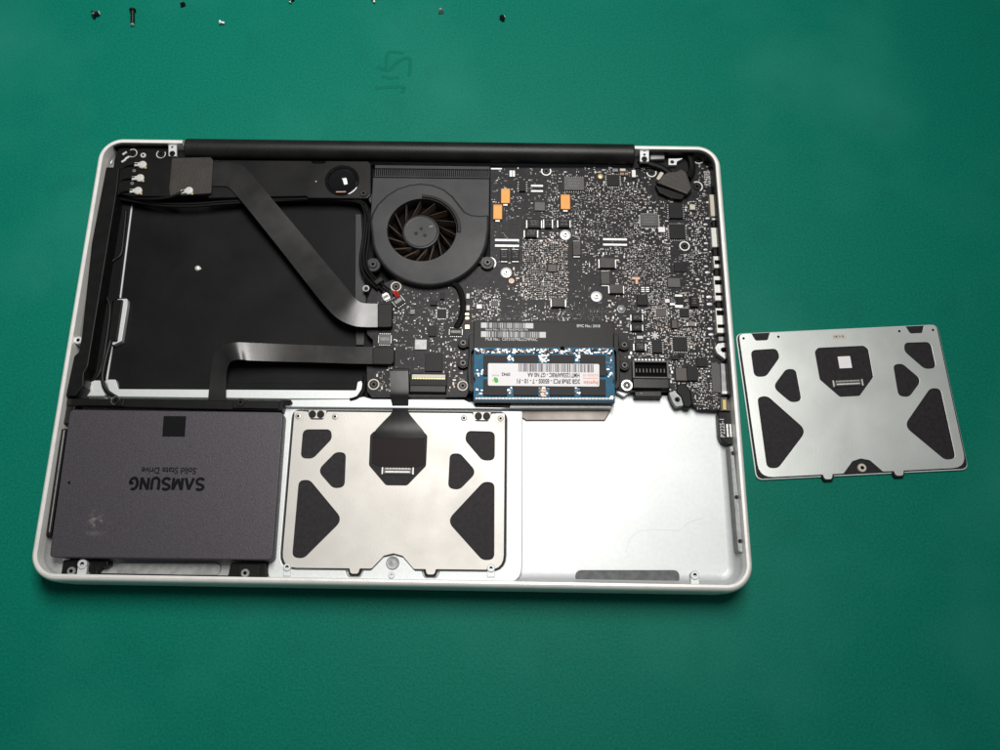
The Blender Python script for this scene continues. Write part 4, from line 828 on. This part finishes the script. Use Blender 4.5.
# side indicator flex with white print below the board
plate('indicator_flex', rnd(PP([(718.5, 412), (731, 412), (734.5, 444), (729, 444.5), (722.5, 441), (719.8, 434)], 14.5), [.2, .2, .5, 1, 3, 3]), 8, 14.5, 'black_plastic', laptop, .25)
ptext('lettering', 'P2225-1', 720.5, 419, 724, 437, 14.55, 'white_print', laptop, math.pi / 2, .01)
for a, b in ((726, 728), (729.3, 731)): plate('flex_contact', rnd(PP([(a, 424), (b, 424), (b + 1.0, 437), (a + 1.0, 437)], 14.7), .1), 14.4, 14.75, 'solder', laptop, .05)

# ------------------------------------------------------------------ memory module
def memory(name, zm, label, detail=True, dv=0):
    root = bpy.data.objects.new(name, None); col.objects.link(root); base = P(544, 375, zm); root.location = (base[0] * S, base[1] * S, (zm - 1) * S)
    tag(root, label, 'memory module'); lo = (-base[0], -base[1], -(zm - 1))
    yb = 402.6 + dv
    plate('circuit_board', rnd(PP([(474, 347.5 + dv), (613.8, 347.5 + dv), (614.6, 378 + dv), (613, 380 + dv), (613, 383 + dv), (614.8, 385 + dv), (615, yb), (473.6, yb - .6), (473.6, 384 + dv), (475, 382 + dv), (475, 378 + dv), (473.8, 376 + dv)], zm), .3), zm - 1, zm, 'ram_blue', root, .06, loc=lo)
    if not detail: return root
    for row, (v0, v1) in enumerate(((355.2, 375.5), (379.5, 395.2))):
        for u0, u1 in ((483.3, 507.3), (513.8, 538.3), (549.8, 574.3), (580.8, 605.5)):
            x0, y0, x1, y1 = prect(u0, v0, u1, v1, zm + 1); mb = MB(); mb.box(x0, y0, x1, y1, zm - .02, zm + 1.0, 0, .1); mb.build('memory_chip', 'chip_brown' if False else 'chip', root, lo)
    zl = zm + 1.08
    plate('label_sticker', rnd(PP([(488, 363.2), (599.3, 364), (599.3, 386.6), (488, 385.6)], zl), .8), zl - .12, zl, 'paper', root, .02, loc=lo)
    zp = zl + .03
    barcode(518.5, 364.4, 593.5, 371.6, 0, 0, zp, 11, 'barcode_print', root, False, lo)
    ptext('label_lettering', 'HMT125S6AFR8C - G7 N0 AA', 527.5, 373, 579.5, 377.2, zp, 'ink', root, math.pi, .03, loc=lo)
    ptext('label_lettering', '2GB 2Rx8 PC3 - 8500S - 7 - 10 - F1', 517, 379.2, 580, 383.4, zp, 'ink', root, math.pi, .03, loc=lo)
    ptext('label_lettering', '0942', 501.5, 372.6, 510.2, 376, zp, 'ink', root, math.pi, .03, loc=lo)
    ptext('label_lettering', 'hynix', 583, 380, 598, 384.6, zp, 'ink_orange', root, math.pi, .03, loc=lo)
    ptext('label_lettering', 'KOREA 09', 583, 374, 598, 376.4, zp, 'ink_orange', root, math.pi, 0, loc=lo)
    plate('label_rule', PP([(583, 378), (598.2, 378), (598.2, 378.5), (583, 378.5)], zp), zp - .02, zp + .01, 'ink_orange', root, .005, loc=lo)
    plate('leaf_print', rnd(PP([(495.5, 383.2), (493.6, 379.5), (494.2, 376.8), (497.6, 378.2), (498.6, 382)], zp), .6), zp - .02, zp + .01, 'leaf_green', root, .005, loc=lo)
    plate('leaf_print', rnd(PP([(492, 379.6), (494, 378.6), (494.4, 381.8), (493, 382.4)], zp), .4), zp - .02, zp + .012, 'leaf_yellow', root, .005, loc=lo)
    ptext('label_lettering', 'RoHS', 492, 374.6, 498.5, 376.2, zp, 'ink_grey', root, math.pi, 0, loc=lo)
    rr = random.Random(21); mb = MB()
    def small(u0, v0, u1, v1, n, lst):
        for i in range(n):
            x, y = P(u0 + (u1 - u0) * rr.random(), v0 + (v1 - v0) * rr.random(), zm); a, b = rr.choice(((.5, .3), (.3, .5), (.7, .35), (.35, .35)))
            mb.box(x - a, y - b, x + a, y + b, zm - .01, zm + .1 + .35 * rr.random(), rr.choice(lst), 0)
    small(476, 349.3, 612, 353.6, 330, (0, 0, 1, 1, 2, 3)); small(539, 354, 549, 362, 34, (0, 0, 2, 1)); small(508, 355, 513.4, 362, 12, (0, 3)); small(575, 355, 580, 362, 12, (0, 3)); small(508, 387, 513, 395, 9, (0, 3)); small(575.5, 387, 580, 395, 9, (0, 3)); small(475.5, 370, 487, 376, 14, (0, 1, 0)); small(601, 372, 612, 377, 14, (0, 1, 0)); small(539, 387, 549, 396, 14, (0, 3, 2)); small(475, 388, 482, 396, 7, (0, 3)); small(606, 355, 612, 370, 8, (3, 3, 0))
    mb.build('small_components', ['solder', 'chip', 'ceramic_tan', 'ink_grey'], root, lo, kind='stuff')
    mb = MB()
    for i in range(100):
        x, y = P(476 + i * 1.38, 398.3 + .0035 * i, zm); mb.box(x - .16, y - .4, x + .16, y + .4, zm - .01, zm + .06, 0)
    mb.build('gold_contacts', 'solder', root, lo, kind='stuff')
    plate('edge_strip', rnd(PP([(474, 400.2), (614.6, 400.8), (614.6, 403.2), (474, 402.7)], zm + .2), .2), zm - 1.2, zm + .15, 'black_plastic', root, .08, loc=lo)
    x0, y0, x1, y1 = prect(541.3, 387.5, 546.2, 397, zm + .1); mb = MB()
    for k in range(4): yy = y0 + (y1 - y0) * (k + .5) / 4; mb.box(x0 + .2 * (k % 2), yy - .42, x1 - .2 * (k % 2), yy + .42, zm, zm + .35, 0, .05)
    mb.build('resistor_array', 'copper', root, lo)
    for u, v in ((478.3, 351.2), (609.8, 353.3)):
        x, y = P(u, v, zm); mb = MB(); mb.lathe(x, y, [(1.25, zm - .02), (1.25, zm + .07), (0, zm + .07)], 16); mb.build('alignment_hole', 'void', root, lo)
    x, y = P(562.3, 348.6, zm); mb = MB(); mb.lathe(x, y, [(1.1, zm - .02), (1.1, zm + .5), (0, zm + .5)], 14); mb.build('key_notch', 'void', root, lo)
    x, y = P(611.8, 397.5, zm); mb = MB(); mb.lathe(x, y, [(.8, zm), (.8, zm + .08), (0, zm + .08)], 12); mb.build('corner_pad', 'gold', root, lo)
    return root
memory('memory_module', 16.6, 'blue memory stick with white paper label in the laptop memory socket')
memory('memory_module', 12.0, 'lower memory stick mostly hidden underneath the labelled blue memory stick', False, 0.0)
plate('socket_floor', rnd(PP([(474.5, 348), (613.5, 348), (613.5, 402), (474.5, 401.5)], 10.6), .4), 8.35, 10.9, 'black_plastic', laptop, .2)
plate('socket_lip', rnd(PP([(475, 402), (510.5, 402.3), (510, 407.3), (475, 406.8)], 13.6), .4), 11, 13.6, 'black_plastic', laptop, .3)

# ------------------------------------------------------------------ the crowd of tiny parts soldered on the board
rr = random.Random(42)
def free(x0, y0, x1, y1, g=.06):
    for a, b, c, d in OCC:
        if x0 - g < c and x1 + g > a and y0 - g < d and y1 + g > b: return False
    return True
def inside_fan(x, y): return math.hypot(x - fc[0], y - fc[1]) < FR + .6 or (x < rx + .5 and y > fc[1])
tiny = MB(); vias = MB()
def scatter(u0, v0, u1, v1, n, pal, sizes=((1.0, .5), (1.0, .5), (.6, .32), (1.5, .8)), tries=4):
    n = int(n * .8)
    for i in range(n):
        for t in range(tries):
            x, y = P(u0 + (u1 - u0) * rr.random(), v0 + (v1 - v0) * rr.random(), ZB); a, b = rr.choice(sizes)
            if rr.random() < .5: hx, hy = a / 2, b / 2
            else: hx, hy = b / 2, a / 2
            if inside_fan(x, y): continue
            if free(x - hx, y - hy, x + hx, y + hy):
                OCC.append((x - hx, y - hy, x + hx, y + hy)); h = .22 + .4 * min(hx, hy) * 2; mi = rr.choice(pal)
                if mi == 0: tiny.box(x - hx, y - hy, x + hx, y + hy, ZB, ZB + h * .6, 0)
                elif hx > hy:
                    e = hx * .5; tiny.box(x - hx + e, y - hy, x + hx - e, y + hy, ZB, ZB + h, mi); tiny.box(x - hx, y - hy, x - hx + e, y + hy, ZB, ZB + h * .96, 0); tiny.box(x + hx - e, y - hy, x + hx, y + hy, ZB, ZB + h * .96, 0)
                else:
                    e = hy * .42; tiny.box(x - hx, y - hy + e, x + hx, y + hy - e, ZB, ZB + h, mi); tiny.box(x - hx, y - hy, x + hx, y - hy + e, ZB, ZB + h * .96, 0); tiny.box(x - hx, y + hy - e, x + hx, y + hy, ZB, ZB + h * .96, 0)
                break
def vgrid(u0, v0, u1, v1, su, sv, keep=.75, r=.2, mi=0):
    v = v0
    while v <= v1:
        u = u0
        while u <= u1:
            x, y = P(u, v, ZB)
            if rr.random() < keep and not inside_fan(x, y) and free(x - r, y - r, x + r, y + r): vias.lathe(x, y, [(r, ZB), (r * .8, ZB + .08), (0, ZB + .1)], 6, mi)
            u += su
        v += sv
W_, D_, T_, G_ = 0, 1, 2, 3        # solder, dark, tan, grey
# under the processor: dense, coppery
scatter(523, 239, 568, 300, 330, (0, 2, 2, 4, 4, 1, 0), ((1.0, .5), (.6, .32), (.9, .45)), 6)
vgrid(523, 240, 568, 300, 2.0, 2.1, .8, .26, 0)
scatter(508, 262, 528, 300, 40, (0, 2, 4, 1)); scatter(541, 232, 560, 246, 24, (0, 2, 4))
scatter(568, 185, 640, 240, 400, (0, 0, 3, 1, 2), ((1.0, .5), (.6, .32), (.6, .32)), 6); scatter(585, 168, 660, 200, 170, (0, 3, 2, 1, 0)); vgrid(572, 190, 640, 238, 3.1, 2.9, .35, .22)
scatter(625, 195, 672, 250, 190, (0, 3, 1, 0, 2)); scatter(625, 245, 670, 300, 280, (0, 0, 3, 1, 2), ((1.0, .5), (.6, .32)), 6); vgrid(628, 248, 668, 296, 2.3, 2.3, .6, .24)
scatter(582, 246, 640, 275, 110, (0, 3, 1, 2)); scatter(615, 268, 640, 300, 50, (0, 2, 4, 1))
scatter(648, 292, 700, 345, 330, (0, 0, 3, 2, 4, 1), ((1.0, .5), (.6, .32), (1.3, .7)), 6); vgrid(650, 300, 690, 334, 2.2, 2.2, .35, .22)
scatter(665, 160, 716, 205, 60, (0, 3, 1)); scatter(684, 195, 708, 260, 170, (0, 3, 1, 0), ((1.0, .5), (.6, .32), (1.5, .8))); scatter(690, 250, 714, 340, 150, (0, 0, 3), ((1.0, .5), (1.5, .8), (.6, .32))); scatter(690, 200, 712, 340, 90, (0, 0, 1), ((.6, .32), (.5, .5)))
scatter(624, 300, 650, 360, 60, (0, 3, 1)); scatter(645, 332, 712, 362, 150, (0, 0, 3, 1, 2)); scatter(670, 355, 712, 392, 170, (0, 3, 1, 0), ((1.0, .5), (.6, .32), (1.5, .8))); scatter(695, 384, 720, 409, 105, (0, 0, 3, 2), ((1.0, .5), (.6, .32)), 6)
scatter(492, 168, 560, 218, 120, (0, 3, 1), ((1.0, .5), (.6, .32))); scatter(548, 172, 580, 218, 70, (0, 3, 1, 0)); scatter(540, 205, 570, 222, 40, (0, 0, 3), ((.6, .32), (.5, .5)))
scatter(492, 232, 524, 300, 26, (0, 1, 3), ((.6, .32), (.5, .4))); scatter(472, 290, 500, 322, 110, (0, 2, 3, 0), ((1.0, .5), (.6, .32)), 6); scatter(460, 285, 540, 322, 40, (0, 1), ((.5, .3), (.4, .3))); scatter(517, 290, 530, 296, 10, (0, 1), ((.6, .32),))
scatter(522, 306, 570, 321, 70, (0, 0, 2), ((1.0, .4), (.6, .32))); scatter(605, 300, 622, 330, 34, (0, 2, 4)); scatter(560, 260, 605, 322, 40, (0, 3), ((.5, .3), (.6, .32)))
vgrid(495, 312, 565, 320, 1.7, 1.8, .5, .16, 1); vgrid(565, 308, 615, 320, 1.7, 1.8, .5, .16, 1)
scatter(392, 300, 460, 352, 170, (0, 0, 3, 1, 2), ((1.0, .5), (.6, .32)), 5); scatter(372, 345, 462, 392, 60, (0, 3, 1), ((.6, .32), (1.0, .5))); scatter(395, 285, 455, 305, 30, (0, 1), ((.6, .32), (.5, .4))); scatter(445, 330, 465, 390, 34, (0, 0, 4)); scatter(374, 366, 396, 392, 26, (0, 3))
scatter(575, 215, 604, 256, 46, (0, 3, 1)); scatter(655, 258, 690, 296, 60, (0, 3, 1), ((.6, .32), (1.0, .5)))
tiny.build('small_components', ['solder_tiny', 'chip', 'ceramic_tan', 'ceramic_grey', 'copper'], board, kind='stuff', smooth=False)
vias.build('solder_points', ['solder_tiny', 'dull_metal'], board, kind='stuff')
# white printed reference marks: little broken strokes next to the parts
sk = MB()
for (u0, v0, u1, v1, n) in ((492, 168, 600, 236, 90), (570, 170, 712, 260, 130), (620, 250, 712, 345, 90), (640, 340, 716, 395, 60), (376, 296, 462, 390, 70), (470, 285, 600, 321, 60)):
    for i in range(n):
        x, y = P(u0 + (u1 - u0) * rr.random(), v0 + (v1 - v0) * rr.random(), ZB)
        if inside_fan(x, y): continue
        vert = rr.random() < .3; k = rr.randint(2, 5); hh = .35 + .2 * rr.random()
        for j in range(k):
            a, b = (x, y + j * .42) if vert else (x + j * .42, y)
            if free(a - .2, b - .3, a + .2, b + .3, 0): sk.box(a - .12, b - hh / 2, a + .12, b + hh / 2, ZB - .01, ZB + .03, 0)
sk.build('silkscreen_marks', 'grey_print', board, kind='stuff', smooth=False)

# ------------------------------------------------------------------ loose screws at the top of the mat
def loose(u, v, length, r, hr, ang, m, tipm, label, name='loose_screw', stand=False):
    mb = MB(); n = 12; hh = max(.8, hr * .55)
    prof = [(0, 0, 0), (hr * .9, 0, 0), (hr, .15 * hh, 0), (hr, hh, 0), (r, hh * 1.05, 0)]
    k = int(length / .5); prof += [(r * (1.0 if i % 2 else .84), hh + .1 + i * (length - .3) / k, 0) for i in range(k + 1)] + [(r * .55, hh + length, 0), (0, hh + length + .05, 0)]
    vs = []
    for q, d, _ in prof:
        for i in range(n): a = 2 * math.pi * i / n; vs.append((d, q * math.cos(a), q * math.sin(a)))
    fs = [(j * n + i, j * n + (i + 1) % n, (j + 1) * n + (i + 1) % n, (j + 1) * n + i) for j in range(len(prof) - 1) for i in range(n)]
    mb.add(vs, fs, 0); mb.m = [1 if (f // n) >= len(prof) - 4 else 0 for f in range(len(fs))]
    tl = math.atan2(hr - r, hh + length) if not stand else R(-62)
    c, s = math.cos(tl), math.sin(tl)
    mb.v = [(x * c + z * s, y, -x * s + z * c) for x, y, z in mb.v]
    zmin = min(p[2] for p in mb.v); mx = (max(p[0] for p in mb.v) + min(p[0] for p in mb.v)) / 2
    mb.v = [(x - mx, y, z - zmin + .02) for x, y, z in mb.v]
    o = mb.build(name, [m, tipm], None); x, y = P(u, v, 1.0); o.location = (x * S, y * S, 0); o.rotation_euler = (0, 0, ang)
    return tag(o, label, 'screw', 'loose screws on the green mat')
loose(96.5, 14.8, 3.2, 1.3, 2.1, R(28), 'screw_dark', 'screw_bright', 'stubby dark flat-headed screw lying slanted left of the long black screw')
loose(133, 18, 9.6, 1.25, 1.9, R(-84), 'screw_dark', 'screw_bright', 'long thin black screw, the longest of the loose screws')
loose(182.6, 4, 2.0, .8, 1.5, R(120), 'screw_dark', 'screw_bright', 'tiny dark screw with a bright tip near the long black screw')
loose(222, 22.8, 2.3, .8, 1.35, R(-6), 'screw_bright', 'screw_bright', 'tiny bright silver screw lying sideways with its head turned left')
loose(291.3, .6, 2.6, .85, 1.5, R(-115), 'screw_dark', 'screw_bright', 'tiny dark screw with its bright tip pointing down, at the mat edge')
loose(374, .4, 2.3, .8, 1.4, R(-80), 'gold', 'screw_bright', 'tiny brass-coloured screw by itself near the mat edge')
loose(441, 11, 1.8, .8, 1.55, R(105), 'dull_metal', 'screw_bright', 'tiny grey screw with a pale tip, next to the last dark screw')
loose(502.8, 18.4, 1.5, .9, 1.8, R(48), 'screw_dark', 'screw_bright', 'small dark screw, last of the row, with a bright slanted tip')

flush()
